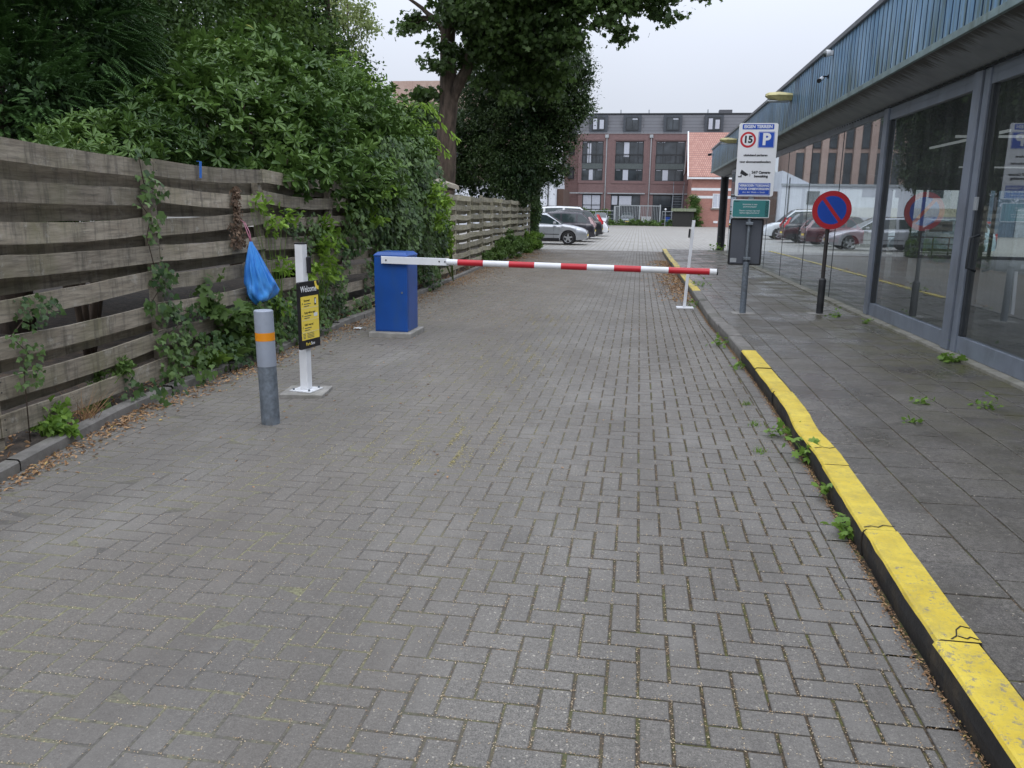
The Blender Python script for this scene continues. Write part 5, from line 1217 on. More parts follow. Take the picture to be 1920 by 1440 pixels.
def clump_tone(P, s=1.1): return .5 + .28 * np.sin(P[:, 0] * 2.1 * s + 1) * np.cos(P[:, 1] * 1.7 * s) + .15 * np.sin(P[:, 2] * 3.1 * s + P[:, 1] * 2)
def whorls(lv, P, Nn, leaf=.12, wr=.32, k_=8, droop=.25, tone0=0, tadd=0):
    n = len(P); up_ = np.array([0, 0, 1.]); ax = unit(Nn * .5 + up_ * .8 + rng.normal(size=(n, 3)) * .42)
    t1 = unit(np.cross(ax, rdir(n))); t2 = np.cross(ax, t1); base = clump_tone(P) + tadd; opn = rng.uniform(-.2, 1.0, n)
    for j in range(k_):
        a = 2 * math.pi * j / k_ + rng.uniform(-.25, .25, n); rad = t1 * np.cos(a)[:, None] + t2 * np.sin(a)[:, None]
        up2 = (rng.uniform(-.25, .55, n) + opn)[:, None]; A = unit(rad + ax * up2 - up_ * droop * rng.random((n, 1)) + rng.normal(size=(n, 3)) * .14)
        Nl = unit(ax + rad * -.2 + rng.normal(size=(n, 3)) * .15); L = leaf * rng.uniform(.55, 1.15, n)
        lv.add(P + rad * .012, A, Nl, L, L * wr, np.clip(base + rng.normal(size=n) * .16, 0, .92) + (rng.random(n) < .012) * .1)
def cloud(lv, P, Nn, leaf, wr, spread=.9, up=.4, tadd=0, s=1., hang=0):
    n = len(P); A = unit(rdir(n) * spread + Nn * .5 + np.array([0, 0, -.2 - hang])); N2 = unit(np.array([0, 0, up]) + Nn * .6 + rdir(n) * .6); L = leaf * rng.uniform(.65, 1.25, n)
    lv.add(P, A, N2, L, L * wr, np.clip(clump_tone(P, s) + rng.normal(size=n) * .2 + tadd, 0, .92) + (rng.random(n) < .01) * .1)
def blobs_fill(blobs, n_total, sub=.35, power=.5):
    """clumpy points inside blobs: many small sub-clumps"""
    vol = np.array([b_[3] ** 2.2 for b_ in blobs]); vol = vol / vol.sum(); PP, NN = [], []
    for b_, v in zip(blobs, vol):
        c = np.array(b_[:3]); r_ = np.array([b_[3], b_[3], b_[3] * (b_[4] if len(b_) > 4 else 1)]); n = int(n_total * v); nc = max(3, int(n / 55))
        d = rdir(nc); cc = c + d * r_ * (rng.random((nc, 1)) ** power); idx = rng.integers(0, nc, n); q = rng.normal(size=(n, 3)) * sub * .5 * np.array([1, 1, .55])
        PP.append(cc[idx] + q); NN.append(unit(d[idx] + q))
    return np.concatenate(PP), np.concatenate(NN)
def trunk(root, paths, mat=None, name='trunk'):
    q = MB()
    for pts, rad in paths:
        # subdivide with a little wander
        P2, R2 = [], []
        for i in range(len(pts) - 1):
            for t_ in (0, .33, .66):
                a, c = Vector(pts[i]), Vector(pts[i + 1]); P2.append(a.lerp(c, t_) + Vector(rng.normal(size=3) * rad[i] * .08)); R2.append(rad[i] + (rad[i + 1] - rad[i]) * t_)
        P2.append(Vector(pts[-1])); R2.append(rad[-1]); q.tube(P2, R2, 14)
    return q.build(name, mat or M['bark'], root, smooth=True)
def limbs(q, origin, targets, r0, n=7):
    for tgt in targets:
        a, c = Vector(origin), Vector(tgt); mid_ = a.lerp(c, .5) + Vector((0, 0, .12 * (c - a).length)); q.tube([a, a.lerp(mid_, .5) + Vector((0, 0, .05)), mid_, mid_.lerp(c, .5), c], [r0, r0 * .8, r0 * .55, r0 * .35, r0 * .12], n)

# big rhododendron over the fence
rb = [(-5.15, 9.0, 2.3, .8), (-5.35, 9.9, 2.6, .95), (-5.6, 10.9, 2.85, 1.1), (-5.7, 12.0, 3.0, 1.2), (-5.5, 13.3, 2.85, 1.2), (-5.4, 14.7, 2.8, 1.2), (-5.3, 15.9, 2.7, 1.05), (-5.25, 16.8, 2.5, .75), (-4.6, 9.7, 2.25, .6), (-4.55, 10.8, 2.6, .6), (-4.5, 11.8, 2.2, .65), (-4.6, 12.8, 2.8, .7), (-4.4, 13.8, 2.2, .65), (-3.98, 8.9, 1.98, .2), (-3.95, 9.5, 1.95, .26), (-3.98, 10.3, 1.95, .36), (-3.95, 11.2, 1.9, .42), (-4.0, 12.1, 1.9, .45), (-4.5, 15, 2.5, .7), (-4.5, 15.7, 2.1, .5)]
o = thing('rhododendron', 'large glossy rhododendron bulging over the middle of the board fence', 'shrub', (-5.5, 12, 0))
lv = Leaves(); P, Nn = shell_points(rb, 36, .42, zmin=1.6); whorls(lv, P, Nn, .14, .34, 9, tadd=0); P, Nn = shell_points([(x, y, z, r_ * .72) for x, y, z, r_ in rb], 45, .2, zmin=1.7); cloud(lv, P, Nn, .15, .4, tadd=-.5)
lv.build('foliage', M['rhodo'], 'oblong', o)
q = MB(); limbs(q, (-5.5, 12, 0), [(x, y, z + r_ * .5) for x, y, z, r_ in rb], .06); q.build('branches', M['twig'], o, smooth=True)
rb = [(-4.75, 5.9, 1.7, .34), (-4.9, 6.5, 1.8, .4), (-5.0, 7.2, 1.95, .48), (-5.1, 7.9, 2.15, .52), (-4.8, 7.0, 1.7, .4)]
o = thing('rhododendron', 'smaller dull rhododendron behind the near end of the fence, left of the big one', 'shrub', (-5.2, 6.9, 0))
lv = Leaves(); P, Nn = shell_points(rb, 95, .4, zmin=1.4); whorls(lv, P, Nn, .095, .3, 8, tadd=-.15); lv.build('foliage', M['rhodo'], 'oblong', o)
q = MB(); limbs(q, (-5.2, 6.9, 0), [(x, y, z + r_ * .5) for x, y, z, r_ in rb], .04); q.build('branches', M['twig'], o, smooth=True)
# brighter shrub beyond, hanging light shoots
o = thing('laurel_shrub', 'bright yellow-green leafy shrub rising at the far end of the rhododendron', 'shrub', (-4.9, 17.8, 0))
rb = [(-5.0, 17.5, 3.3, .5), (-4.9, 17.8, 2.7, .42), (-5.0, 16.9, 2.0, .55), (-5.6, 16.8, 3.6, .65), (-4.7, 16.3, 2.2, .45), (-5.9, 16.2, 4.1, .5)]
lv = Leaves(); P, Nn = shell_points(rb, 85, .5, zmin=1.2); cloud(lv, P, Nn, .13, .36, hang=.2)
for c in ((-4.65, 18.2, 3.35), (-4.8, 17.6, 3.7), (-4.75, 17.9, 3.0)):
    n = 26; t_ = rng.random(n); P = np.array(c) + np.stack([t_ * .45, t_ * .25, -.35 * t_ ** 2 + .1], 1) + rng.normal(size=(n, 3)) * .03; lv.add(P, np.stack([rng.uniform(.1, .6, n), rng.uniform(-.4, .4, n), -rng.uniform(.3, .9, n)], 1), rdir(n) * .3 + np.array([0, -.6, .7]), .15, .045, rng.uniform(.6, .9, n))
lv.build('foliage', M['rhodo2'], 'oblong', o)
q = MB(); limbs(q, (-4.95, 17.9, 0), [(x, y, z) for x, y, z, r_ in rb], .04); q.build('branches', M['twig'], o, smooth=True)
# yew at far left
o = thing('yew_tree', 'dark feathery yew filling the top left corner behind the fence', 'tree', (-7.2, 8.5, 0))
trunk(o, [([(-7.4, 8.6, 0), (-7.4, 8.6, 3), (-7.4, 8.7, 6.5)], [.2, .15, .05])])
lv = Leaves(); yb = [(-7.2, 7.6, 2.4, 1.3), (-7.4, 8.4, 3.8, 1.6), (-7.6, 8.8, 5.4, 1.5), (-6.6, 7.9, 4.4, .9), (-6.4, 8.4, 3.1, .9), (-6.2, 7.6, 2.3, .9), (-6.9, 9.2, 3.9, 1.0), (-6.8, 9.4, 2.8, .9)]
P, Nn = shell_points(yb, 58, .35)
n = len(P); spd = unit(Nn + np.array([0, 0, -.25]) + rdir(n) * .4)
tn = clump_tone(P)
for j in range(14):
    for s_ in (-1, 1):
        t_ = (j + 1) / 14 * .32; base = P + spd * t_ + np.array([0, 0, -.4]) * t_ ** 2; lat = unit(np.cross(spd, np.array([0, 0, 1.]))) * s_
        lv.add(base, lat + spd * .8 + np.array([0, 0, -.2]), unit(np.array([0, 0, 1.]) + rdir(n) * .3), .075 * (1.15 - j / 18), .02, np.clip(tn + rng.normal(size=n) * .12 + j * .02 - .1, 0, .9))
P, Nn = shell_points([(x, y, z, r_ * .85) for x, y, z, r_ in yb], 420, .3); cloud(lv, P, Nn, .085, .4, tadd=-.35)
lv.build('foliage', M['yew'], 'rhomb', o)
# background trees on the left
def bgtree(name, label, base, blobs, n, mat, leaf, sub=.4, tr=.16, tpl='rhomb', wr=.6, power=.5, lean=(0, 0)):
    o = thing(name, label, 'tree', base)
    top = max(b_[2] for b_ in blobs)
    tp = (base[0] + lean[0], base[1] + lean[1], top)
    trunk(o, [([base, (base[0] * .5 + tp[0] * .5, base[1] * .5 + tp[1] * .5, top * .5), tp], [tr, tr * .7, tr * .2])])
    q = MB()
    for b_ in blobs:
        zz = max(1.2, b_[2] - b_[3] * 1.2); f = min(1, zz / top); org = (base[0] + lean[0] * f, base[1] + lean[1] * f, zz)
        limbs(q, org, [(b_[0] + rng.normal() * b_[3] * .5, b_[1] + rng.normal() * b_[3] * .5, b_[2] + rng.uniform(-.4, .7) * b_[3]) for _ in range(5)], max(.02, tr * .25), 5)
    q.build('branches', M['twig'], o, smooth=True)
    lv = Leaves(); P, Nn = blobs_fill(blobs, n, sub, power); cloud(lv, P, Nn, leaf, wr); lv.build('crown', M[mat], tpl, o); return o
bgtree('holly_tree', 'very dark small-leaved holly tree behind the rhododendron on the left', (-8.8, 11.5, 0), [(-8.6, 10.4, 4.4, 1.8), (-8.8, 12, 6, 2.2), (-8.2, 13.2, 4.6, 1.6), (-9.6, 11, 2.5, 2.0), (-8.4, 12.8, 7.8, 1.6), (-8.9, 14, 3.4, 1.8), (-8.0, 12.2, 3.6, 1.3)], 75000, 'darkleaf', .085, .45)
bgtree('lime_tree', 'mid-green tree above the middle of the rhododendron', (-9.2, 17.5, 0), [(-9, 16.2, 6.2, 1.8), (-8.8, 18, 7.6, 1.9), (-8.5, 18.4, 5.6, 1.3), (-9.5, 17, 4, 2.0), (-8.8, 16.4, 8.4, 1.5)], 30000, 'maple2', .13, .5)
bgtree('yew_tree', 'tall dark evergreen right of the mid-green tree, behind the rhododendron', (-8.3, 21.5, 0), [(-8.9, 20.4, 6.2, 1.2), (-8.8, 20.8, 8.0, 1.2), (-8.4, 21.2, 4.7, 1.3), (-8.0, 21.8, 3.4, 1.3)], 40000, 'darkleaf', .11, .45)
bgtree('birch_tree', 'airy pale green tree far behind, left of the big trunk', (-13.2, 36.5, 0), [(-13.7, 36, 8.6, 1.3), (-12.6, 36, 7.2, .9), (-13.4, 36.3, 10.6, 1.4), (-12.2, 36, 9.4, .7), (-12.0, 36.2, 5.6, .9), (-13.6, 36.4, 5.6, 1.5), (-11.5, 36, 4.6, .9)], 11000, 'paleleaf', .16, .45, .14)
bgtree('garden_tree', 'hazy green tree behind the parasol, left of the big trunk', (-10.6, 33, 0), [(-11, 33, 3.6, 1.3), (-9.9, 33, 3.0, .9), (-11.2, 33, 5.2, .9), (-9.3, 32.5, 1.9, 1.0), (-9.6, 33, 5.1, .8), (-8.9, 33, 5.4, .75), (-8.3, 32.6, 5.3, .7), (-8.4, 32.5, 4.2, .8), (-9.2, 33, 4.0, .8), (-10.3, 33, 4.6, .8)], 17000, 'midleaf', .13, .4, .1)
# big maple
o = thing('maple_tree', 'large maple with thick brown trunk, its crown hanging over the driveway', 'tree', (-6.15, 25.6, 0))
trunk(o, [([(-6.2, 25.6, -.05), (-6.15, 25.6, .5), (-6.13, 25.55, 2.6), (-6.05, 25.5, 4.7), (-6.0, 25.4, 6.4), (-5.85, 25.2, 8.4), (-5.7, 25, 11.5)], [.42, .34, .31, .29, .23, .19, .08]),
          ([(-6.05, 25.5, 4.5), (-5.65, 25.4, 5.4), (-5.1, 25.2, 6.4), (-4.2, 25, 7.8), (-3, 24.8, 8.8), (-1.2, 24.4, 8.9)], [.2, .18, .16, .13, .09, .03]),
          ([(-6.0, 25.4, 6.6), (-6.3, 25.4, 7.1), (-6.8, 25.3, 7.5), (-7.4, 25.2, 7.9)], [.11, .09, .06, .03]),
          ([(-4.2, 25, 7.7), (-3, 24.4, 7.9), (-1.5, 24, 7.8), (.2, 23.8, 7.9), (1.2, 23.6, 7.8)], [.07, .06, .045, .03, .012]),
          ([(-3, 24.8, 8.5), (-2, 24.2, 7.2), (-1.2, 24, 6.7)], [.05, .03, .012])])
mb = [(-4.6, 24.3, 8.2, 1.7), (-2.9, 24.3, 8.1, 1.4), (-1.7, 24.2, 7.7, 1.0), (-1.15, 23.9, 7.0, .62), (-.9, 24, 6.45, .32), (-2.2, 24.2, 6.7, .75), (-3.3, 24.6, 6.8, 1.0), (-.3, 24, 7.8, .75), (.35, 23.9, 7.35, .55), (.55, 23.8, 6.85, .28), (1.0, 23.8, 7.75, .45), (1.35, 23.7, 7.55, .26), (-4.5, 25, 6.9, 1.0), (-6.9, 25.3, 7.15, .38), (-7.35, 25.2, 7.0, .28), (-5.2, 25.6, 6.3, .6), (-4.1, 25.4, 5.7, 1.0), (-3.0, 25.2, 5.6, .8), (-6.1, 24.9, 6.0, .5), (-5.6, 24.5, 7.5, .6), (-2.4, 24.6, 6.1, .6), (-6.7, 25.6, 5.0, .45), (-7.0, 25.8, 4.4, .35), (-5.2, 25, 10.5, 2.4), (-2, 24, 10.2, 2.2)]
lv = Leaves(); P, Nn = blobs_fill(mb, 46000, .36, .42); cloud(lv, P, Nn, .155, .85, hang=.5, tadd=-.05); lv.build('crown', M['maple'], 'maple', o)
q = MB()
for x, y, z, r_ in mb:
    if z < 6.2: continue
    org = (-4.4, 25, 7.6) if x > -6 else (-6.3, 25.4, 7.1)
    limbs(q, org, [(x + rng.normal() * r_ * .4, y + rng.normal() * r_ * .4, z + rng.uniform(-.5, .6) * r_) for _ in range(3)], .035, 5)
q.build('branches', M['twig'], o, smooth=True)
# holly beside the lot
o = thing('holly_tree', 'broad dark glossy holly spreading over the far end of the pale fence', 'tree', (-4.9, 31.2, 0))
trunk(o, [([(-5, 31.4, 0), (-5, 31.4, 2), (-4.8, 31.2, 5), (-4.4, 31, 8)], [.2, .17, .12, .04]), ([(-5, 31.4, 1), (-4.2, 31, 3), (-3.3, 30.6, 5)], [.1, .08, .03])])
hbv = [(-4.8, 31, 4.6, 2.2), (-4.0, 31, 6.3, 1.7), (-3.2, 30.6, 5.5, 1.25), (-5.7, 31, 3.3, 1.6), (-3.7, 31, 3.5, 1.15), (-5.0, 30.4, 7.4, 1.4), (-4.6, 30, 2.9, 1.1), (-2.7, 30.6, 5.8, .75), (-2.55, 30.5, 5.0, .6), (-2.9, 30.6, 4.2, .6), (-3.2, 31, 3.0, .5), (-6.6, 31, 4.5, 1.1), (-4.4, 30, 2.3, .7), (-4.3, 31.8, 2.5, .7), (-7.1, 30.6, 2.9, .8), (-3.4, 29, 6.9, 1.1), (-2.6, 29.6, 6.6, .8), (-7.6, 30, 4.2, .8), (-8.2, 30, 3.2, .8), (-5.2, 29.5, 5.8, 1.6), (-2.2, 30, 6.2, .4), (-2.1, 30.2, 5.3, .35)]
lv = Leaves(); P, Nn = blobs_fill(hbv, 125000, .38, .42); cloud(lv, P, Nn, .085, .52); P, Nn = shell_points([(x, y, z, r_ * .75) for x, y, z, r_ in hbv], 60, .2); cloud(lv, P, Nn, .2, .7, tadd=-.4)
lv.build('crown', M['holly'], 'rhomb', o)
q = MB(); limbs(q, (-4.6, 31.1, 3.5), [(x + rng.normal() * r_ * .6, y + rng.normal() * .4, z + rng.uniform(-.4, .9) * r_) for x, y, z, r_ in hbv for _ in range(3)], .03, 5); q.build('branches', M['twig'], o, smooth=True)

# ivy on the fence
def ivy(name, label, blobs, dens, leaf, mat='ivy', thick=.14, tpl='ivy', cat='ivy', base=None, stems=True, hang=.35):
    y0 = np.mean([b_[0] for b_ in blobs]); o = thing(name, label, cat, base or (fx(y0), y0, 0)); lv = Leaves(); q = MB()
    for b_ in blobs:
        y, z, r_ = b_[:3]; th = b_[3] if len(b_) > 3 else thick; n = int(dens * r_ * r_ * 3.14)
        a = rng.uniform(0, 6.283, n); rr_ = r_ * rng.random(n) ** .6
        Y = y + rr_ * np.cos(a) * 1.1; Z = z + rr_ * np.sin(a); X = np.array([fx(v) for v in Y]) + .07 + th * rng.random(n) * (1 - .5 * (rr_ / r_) ** 2)
        k_ = Z > .03; P = np.stack([X, Y, Z], 1)[k_]; n = len(P)
        A = unit(np.stack([rng.uniform(-.1, .5, n), rng.normal(size=n) * .7, -rng.uniform(hang * .2, 1, n)], 1)); Nl = unit(np.array([1, -.35, .45]) + rdir(n) * .55)
        L = leaf * rng.uniform(.55, 1.25, n); lv.add(P, A, Nl, L, L * .95, np.clip(.4 + .25 * np.sin(Y[k_] * 4 + Z[k_] * 6) + rng.normal(size=n) * .2, 0, .92) + (rng.random(n) < .03) * .1)
    lv.build('foliage', M[mat], tpl, o)
    if stems:
        bl = sorted(blobs, key=lambda b_: b_[1]); q.tube([(fx(bl[0][0]) + .07, bl[0][0], .02)] + [(fx(b_[0]) + .085, b_[0], b_[1]) for b_ in bl], .004, 5); q.build('stems', M['twig'], o, smooth=True)
    return o
ivy('ivy', 'ivy strand climbing the post gap where the first two near fence panels meet', [(6.02, 1.72, .13), (5.97, 1.95, .08), (6.2, 1.66, .07), (5.9, 1.6, .06), (6.08, 1.45, .1), (6.0, 1.3, .06), (6.1, 1.0, .14), (6.25, .95, .08), (5.95, .75, .08), (6.15, .74, .17), (6.35, .52, .17), (6.1, .45, .12), (6.6, .62, .1), (6.3, .25, .14)], 720, .058)
ivy('ivy', 'bluish ivy tufts at the left edge by the nearest fence post', [(4.4, .52, .12), (4.46, .62, .08), (4.52, .88, .13), (4.7, .9, .08), (4.32, .75, .06)], 1100, .04)
ivy('ivy', 'low ivy mat spilling over the edging below the third fence panel', [(6.4, .14, .2), (6.9, .22, .22), (7.4, .25, .24), (6.0, .12, .15), (7.9, .15, .26), (8.5, .18, .26), (7.2, .08, .2), (5.6, .08, .16), (6.6, .32, .16), (7.7, .5, .18), (8.2, .42, .2), (8.9, .2, .24), (9.3, .15, .22)], 760, .06, thick=.3)
ivy('ivy', 'ivy clump to the right of the blue bag behind the information post', [(8.9, 1.36, .2), (9.2, 1.1, .16), (8.8, .5, .18), (9.7, .41, .25), (9.94, .14, .22), (10.3, .5, .3), (10.6, .95, .28), (10.4, .2, .22), (9.55, 1.3, .2)], 480, .065)
ivy('ivy', 'dense wall of ivy covering the fence behind the blue barrier cabinet', [(11.0, 1.3, .4, .3), (11.6, 1.6, .5, .4), (12.3, 1.5, .6, .45), (12.2, .9, .4, .3), (13.1, 1.5, .7, .5), (14.0, 1.5, .7, .5), (14.9, 1.4, .7, .5), (15.6, 1.2, .6, .45), (12.6, 2.1, .6, .4), (13.9, 2.2, .6, .5), (15.1, 2.0, .6, .45), (11.3, 1.9, .4, .35), (12.0, 2.0, .45, .4), (13.0, 1.2, .6, .5), (14.7, .7, .5, .35), (15.8, .7, .5, .35), (13.2, .8, .45, .3), (15.9, 1.6, .35, .25), (15.9, .7, .35, .25), (15.2, .2, .3)], 520, .085, thick=.4)
ivy('ivy', 'thin ivy on the low boards left of the dense ivy wall', [(10.98, .13, .2), (11.5, .2, .22), (11.6, .6, .22), (12.4, .3, .25), (13.4, .2, .2)], 330, .07)
o = thing('ivy_clad_trunk', 'slim ivy-covered trunk at the far end of the pale fence', 'tree', (-4.25, 33.3, 0))
trunk(o, [([(-4.25, 33.3, 0), (-4.27, 33.3, 1.5), (-4.3, 33.2, 3), (-4.2, 33.0, 5)], [.16, .14, .12, .07])])
lv = Leaves(); n = 5200; z = rng.uniform(.05, 4.6, n); an = rng.uniform(0, 6.283, n); rd = .15 + .12 * rng.random(n) + .06 * np.sin(z * 5)
lv.add(np.stack([-4.26 + rd * np.cos(an), 33.3 + rd * np.sin(an), z], 1), unit(rdir(n) * .6 + np.array([0, 0, -.8])), unit(np.stack([np.cos(an), np.sin(an), .4 + 0 * an], 1) + rdir(n) * .5), .09, .08, np.clip(.35 + rng.normal(size=n) * .22, 0, .9)); lv.build('ivy_leaves', M['ivy'], 'ivy', o)
def shrublet(name, label, cat, base, blobs, n, leaf, mat, tpl='lance', wr=.4, sub=.12, up=.6):
    o = thing(name, label, cat, base); lv = Leaves(); P, Nn = blobs_fill(blobs, n, sub, .5); k_ = P[:, 2] > base[2] + .01; cloud(lv, P[k_], Nn[k_], leaf, wr, up=up); lv.build('foliage', M[mat], tpl, o)
    q = MB(); limbs(q, base, [(x + rng.normal() * r_ * .4, y + rng.normal() * r_ * .4, z) for x, y, z, r_ in [b_[:4] for b_ in blobs] for _ in range(3)], .006, 5); q.build('stems', M['weed'], o, smooth=True)
    return o
FX = lambda y, d=.12: fx(y) + d
shrublet('sycamore_sapling', 'broad-leaved sycamore seedling on the boards left of the blue bag', 'plant', (FX(7.3), 7.3, .05), [(FX(7.0, .1), 7.05, .66, .16), (FX(7.2, .1), 7.25, .52, .18), (FX(7.5, .12), 7.6, .36, .2), (FX(7.4, .15), 7.4, .24, .2), (FX(6.85, .08), 6.9, .82, .1), (FX(7.9, .12), 7.9, .3, .2)], 360, .11, 'midleaf', 'maple', .95)
shrublet('laurel_sprout', 'leafy laurel shoots poking through the boards around the blue bag', 'plant', (FX(8.3), 8.35, .05), [(FX(8.2), 8.35, 1.3, .12), (FX(8.4), 8.5, .9, .12), (FX(8.3), 8.3, .55, .12), (FX(8.5), 8.7, 1.45, .1), (FX(7.9), 8.0, 1.6, .1)], 260, .09, 'rhodo2')
shrublet('laurel_sprout', 'leafy laurel shoots right of the white information post', 'plant', (FX(9.5), 9.55, .05), [(FX(9.4), 9.5, 1.0, .2), (FX(9.6), 9.75, 1.2, .2), (FX(9.3), 9.35, .75, .18), (FX(9.9), 10.0, .8, .18), (FX(10.2), 10.2, 1.25, .16), (FX(10.9), 10.9, 1.5, .16)], 560, .1, 'rhodo2')
shrublet('laurel_sprout', 'yellow-green laurel leaves in the ivy to the right of the blue cabinet', 'plant', (FX(16.8, .35), 16.8, .05), [(FX(15.9, .3), 15.9, 1.3, .25), (FX(16.0, .3), 16.0, .9, .25), (FX(14.2, .6), 14.2, 1.8, .25), (FX(14.4, .6), 14.4, 1.3, .2), (FX(16.0, .2), 16.0, 1.7, .22), (FX(11.2, .3), 11.2, 1.5, .25), (FX(11.5, .3), 11.5, 1.85, .2)], 1500, .1, 'rhodo2')
shrublet('bramble', 'green weeds along the foot of the pale fence', 'weeds', (FX(25.5, .2), 25.5, .02), [(FX(23.5, .2), 23.5, .3, .35), (FX(25, .25), 25, .4, .4), (FX(26.5, .25), 26.5, .45, .45), (FX(28, .15), 28, .45, .4), (FX(22.2, .2), 22.2, .2, .2)], 4200, .1, 'midleaf')
shrublet('nettle_clump', 'bright green nettles at the far end of the pale fence', 'weeds', (FX(31, .3), 31, .02), [(FX(30, .2), 30, .35, .35), (FX(31.3, .2), 31.3, .4, .38), (FX(32.5, .25), 32.5, .4, .38)], 3600, .1, 'weed')
shrublet('hart_tongue_fern', 'clump of long strap leaves on the ground below the fence', 'fern', (-3.98, 6.75, .05), [(-3.98, 6.75, .16, .14)], 10, .1, 'weed', 'lance')
def strap_plant(label, base, n, L, W, mat, name='fern', cat='fern', spread=1.2):
    o = thing(name, label, cat, base); lv = Leaves(); a = rng.uniform(0, 6.28, n); P = np.array(base) + rng.normal(size=(n, 3)) * np.array([.02, .02, 0]); A = np.stack([np.cos(a) * spread, np.sin(a) * spread, rng.uniform(.5, 1.6, n)], 1)
    lv.add(P, A, np.stack([-np.cos(a) * .6, -np.sin(a) * .6, np.ones(n)], 1), L * rng.uniform(.6, 1.1, n), W, rng.uniform(.2, .9, n)); lv.build('fronds', M[mat], 'lance', o); return o
strap_plant('bright green clump of long strap leaves under the fence', (-3.93, 6.8, .05), 40, .3, .05, 'weed')
strap_plant('larger dark strap-leaved clump between the two bright ones', (-3.93, 7.08, .06), 44, .34, .055, 'midleaf')
strap_plant('second strap-leaved clump against the boards, further along', (-3.98, 7.35, .15), 26, .3, .045, 'weed')
shrublet('weed_plant', 'lush yellow-green weed at the foot of the nearest fence post', 'weed', (-3.78, 4.5, .04), [(-3.78, 4.48, .12, .1), (-3.72, 4.62, .1, .09), (-3.8, 4.66, .2, .08)], 330, .055, 'weed', 'lance', .6, .06)
shrublet('weed_plant', 'leafy weed with yellow flowers leaning on the lowest board', 'weed', (-3.95, 5.35, .04), [(-3.93, 5.35, .2, .14), (-3.9, 5.5, .32, .12), (-3.9, 5.2, .12, .12)], 420, .05, 'midleaf', 'lance', .5, .06)
def grass(label, base, n, L, mat='weed', name='grass_tuft', grp=None, sp=.03):
    o = thing(name, label, 'grass', base, group=grp); lv = Leaves(); a = rng.uniform(0, 6.28, n); P = np.array(base) + np.stack([rng.normal(size=n) * sp, rng.normal(size=n) * sp, np.zeros(n)], 1)
    A = np.stack([np.cos(a) * .6, np.sin(a) * .6, rng.uniform(.4, 1.5, n)], 1); lv.add(P, A, rdir(n), L * rng.uniform(.5, 1.2, n), .006, rng.uniform(0, 1, n)); lv.build('blades', M[mat], 'blade', o)
grass('dry straw-coloured grass tuft in front of the lowest fence board', (-3.8, 4.95, .05), 60, .3, 'litter')
def kweed(label, x, y, z, s, n, tpl='maple', mat='weed', leaf=.05):
    o = thing('kerb_weed', label, 'weed', (x, y, z), group='weeds growing in the paving'); lv = Leaves(); P = np.array([x, y, z]) + np.abs(rng.normal(size=(n, 3))) * np.array([s, s, s * .8]) * np.array([1, 1, 1]) * np.where(rng.random((n, 3)) < .5, -1, 1) ; P[:, 2] = z + np.abs(P[:, 2] - z)
    A = unit(rdir(n) * .8 + np.array([-.2, 0, .1])); lv.add(P, A, np.array([0, 0, 1.]) + rdir(n) * .5, leaf * rng.uniform(.5, 1.3, n), leaf * .8, rng.uniform(.2, .92, n)); lv.build('foliage', M[mat], tpl, o)
    q = MB()
    for k_ in range(min(n, 9)): q.tube([(x, y, z - .005), tuple((np.array([x, y, z]) + P[k_]) / 2 + np.array([0, 0, .01])), tuple(P[k_])], .0015, 4)
    q.build('stems', M['weed'], o)
kweed('maple-leaved weed at the kerb where the second painted block begins', 1.07, 5.7, .03, .05, 26, leaf=.06)
kweed('tallest kerb weed, sprouting over the edge of the worn yellow block', 1.12, 5.15, .05, .06, 22, leaf=.075)
kweed('small weed on the kerb face just below the tall weed', 1.10, 4.45, .04, .035, 14, leaf=.05)
kweed('bright weed at the kerb foot nearest the camera', 1.08, 3.92, .03, .04, 34, leaf=.045)
kweed('weed in the gutter at the start of the near yellow paint', 1.1, 8.35, .02, .05, 22)
kweed('green weed at the grey kerb stretch beyond the paint', 1.02, 9.7, .03, .06, 30)
kweed('lush weed against the window plinth under the wide frame', 3.2, 8.55, .12, .07, 46, leaf=.07)
kweed('weed at the foot of the no parking sign', 2.88, 12.1, .12, .06, 26)
kweed('tiny weed right of the no parking sign base', 3.1, 11.4, .12, .04, 14)
kweed('flat rosette weed in the pavement joint, nearer of two', 1.99, 5.87, .12, .03, 16, leaf=.04)
kweed('flat rosette weed in the pavement joint, farther of two', 2.26, 6.51, .12, .035, 18, leaf=.04)
kweed('sprawling pale weed in the slabs before the near glass bay', 2.7, 6.45, .12, .06, 24, 'lance', leaf=.04)
kweed('green weed at the foot of the white reader post', 1.03, 13.9, .02, .07, 26)
kweed('weed growing behind the yellow kerb near the reader post', 1.28, 16.5, .12, .09, 30)
kweed('green patch at the foot of the canopy pole', 3.1, 33.2, .1, .18, 60, leaf=.09)
for (x, y) in ((.93, 6.02), (.86, 5.3), (.95, 6.7)):
    grass('small grass tuft in the paver joint %s' % {6.02: 'opposite the worn yellow kerb block', 5.3: 'just before the tallest kerb weed', 6.7: 'farthest along the gutter'}[y], (x, y, 0), 34, .05, grp='grass tufts in the gutter', sp=.025)
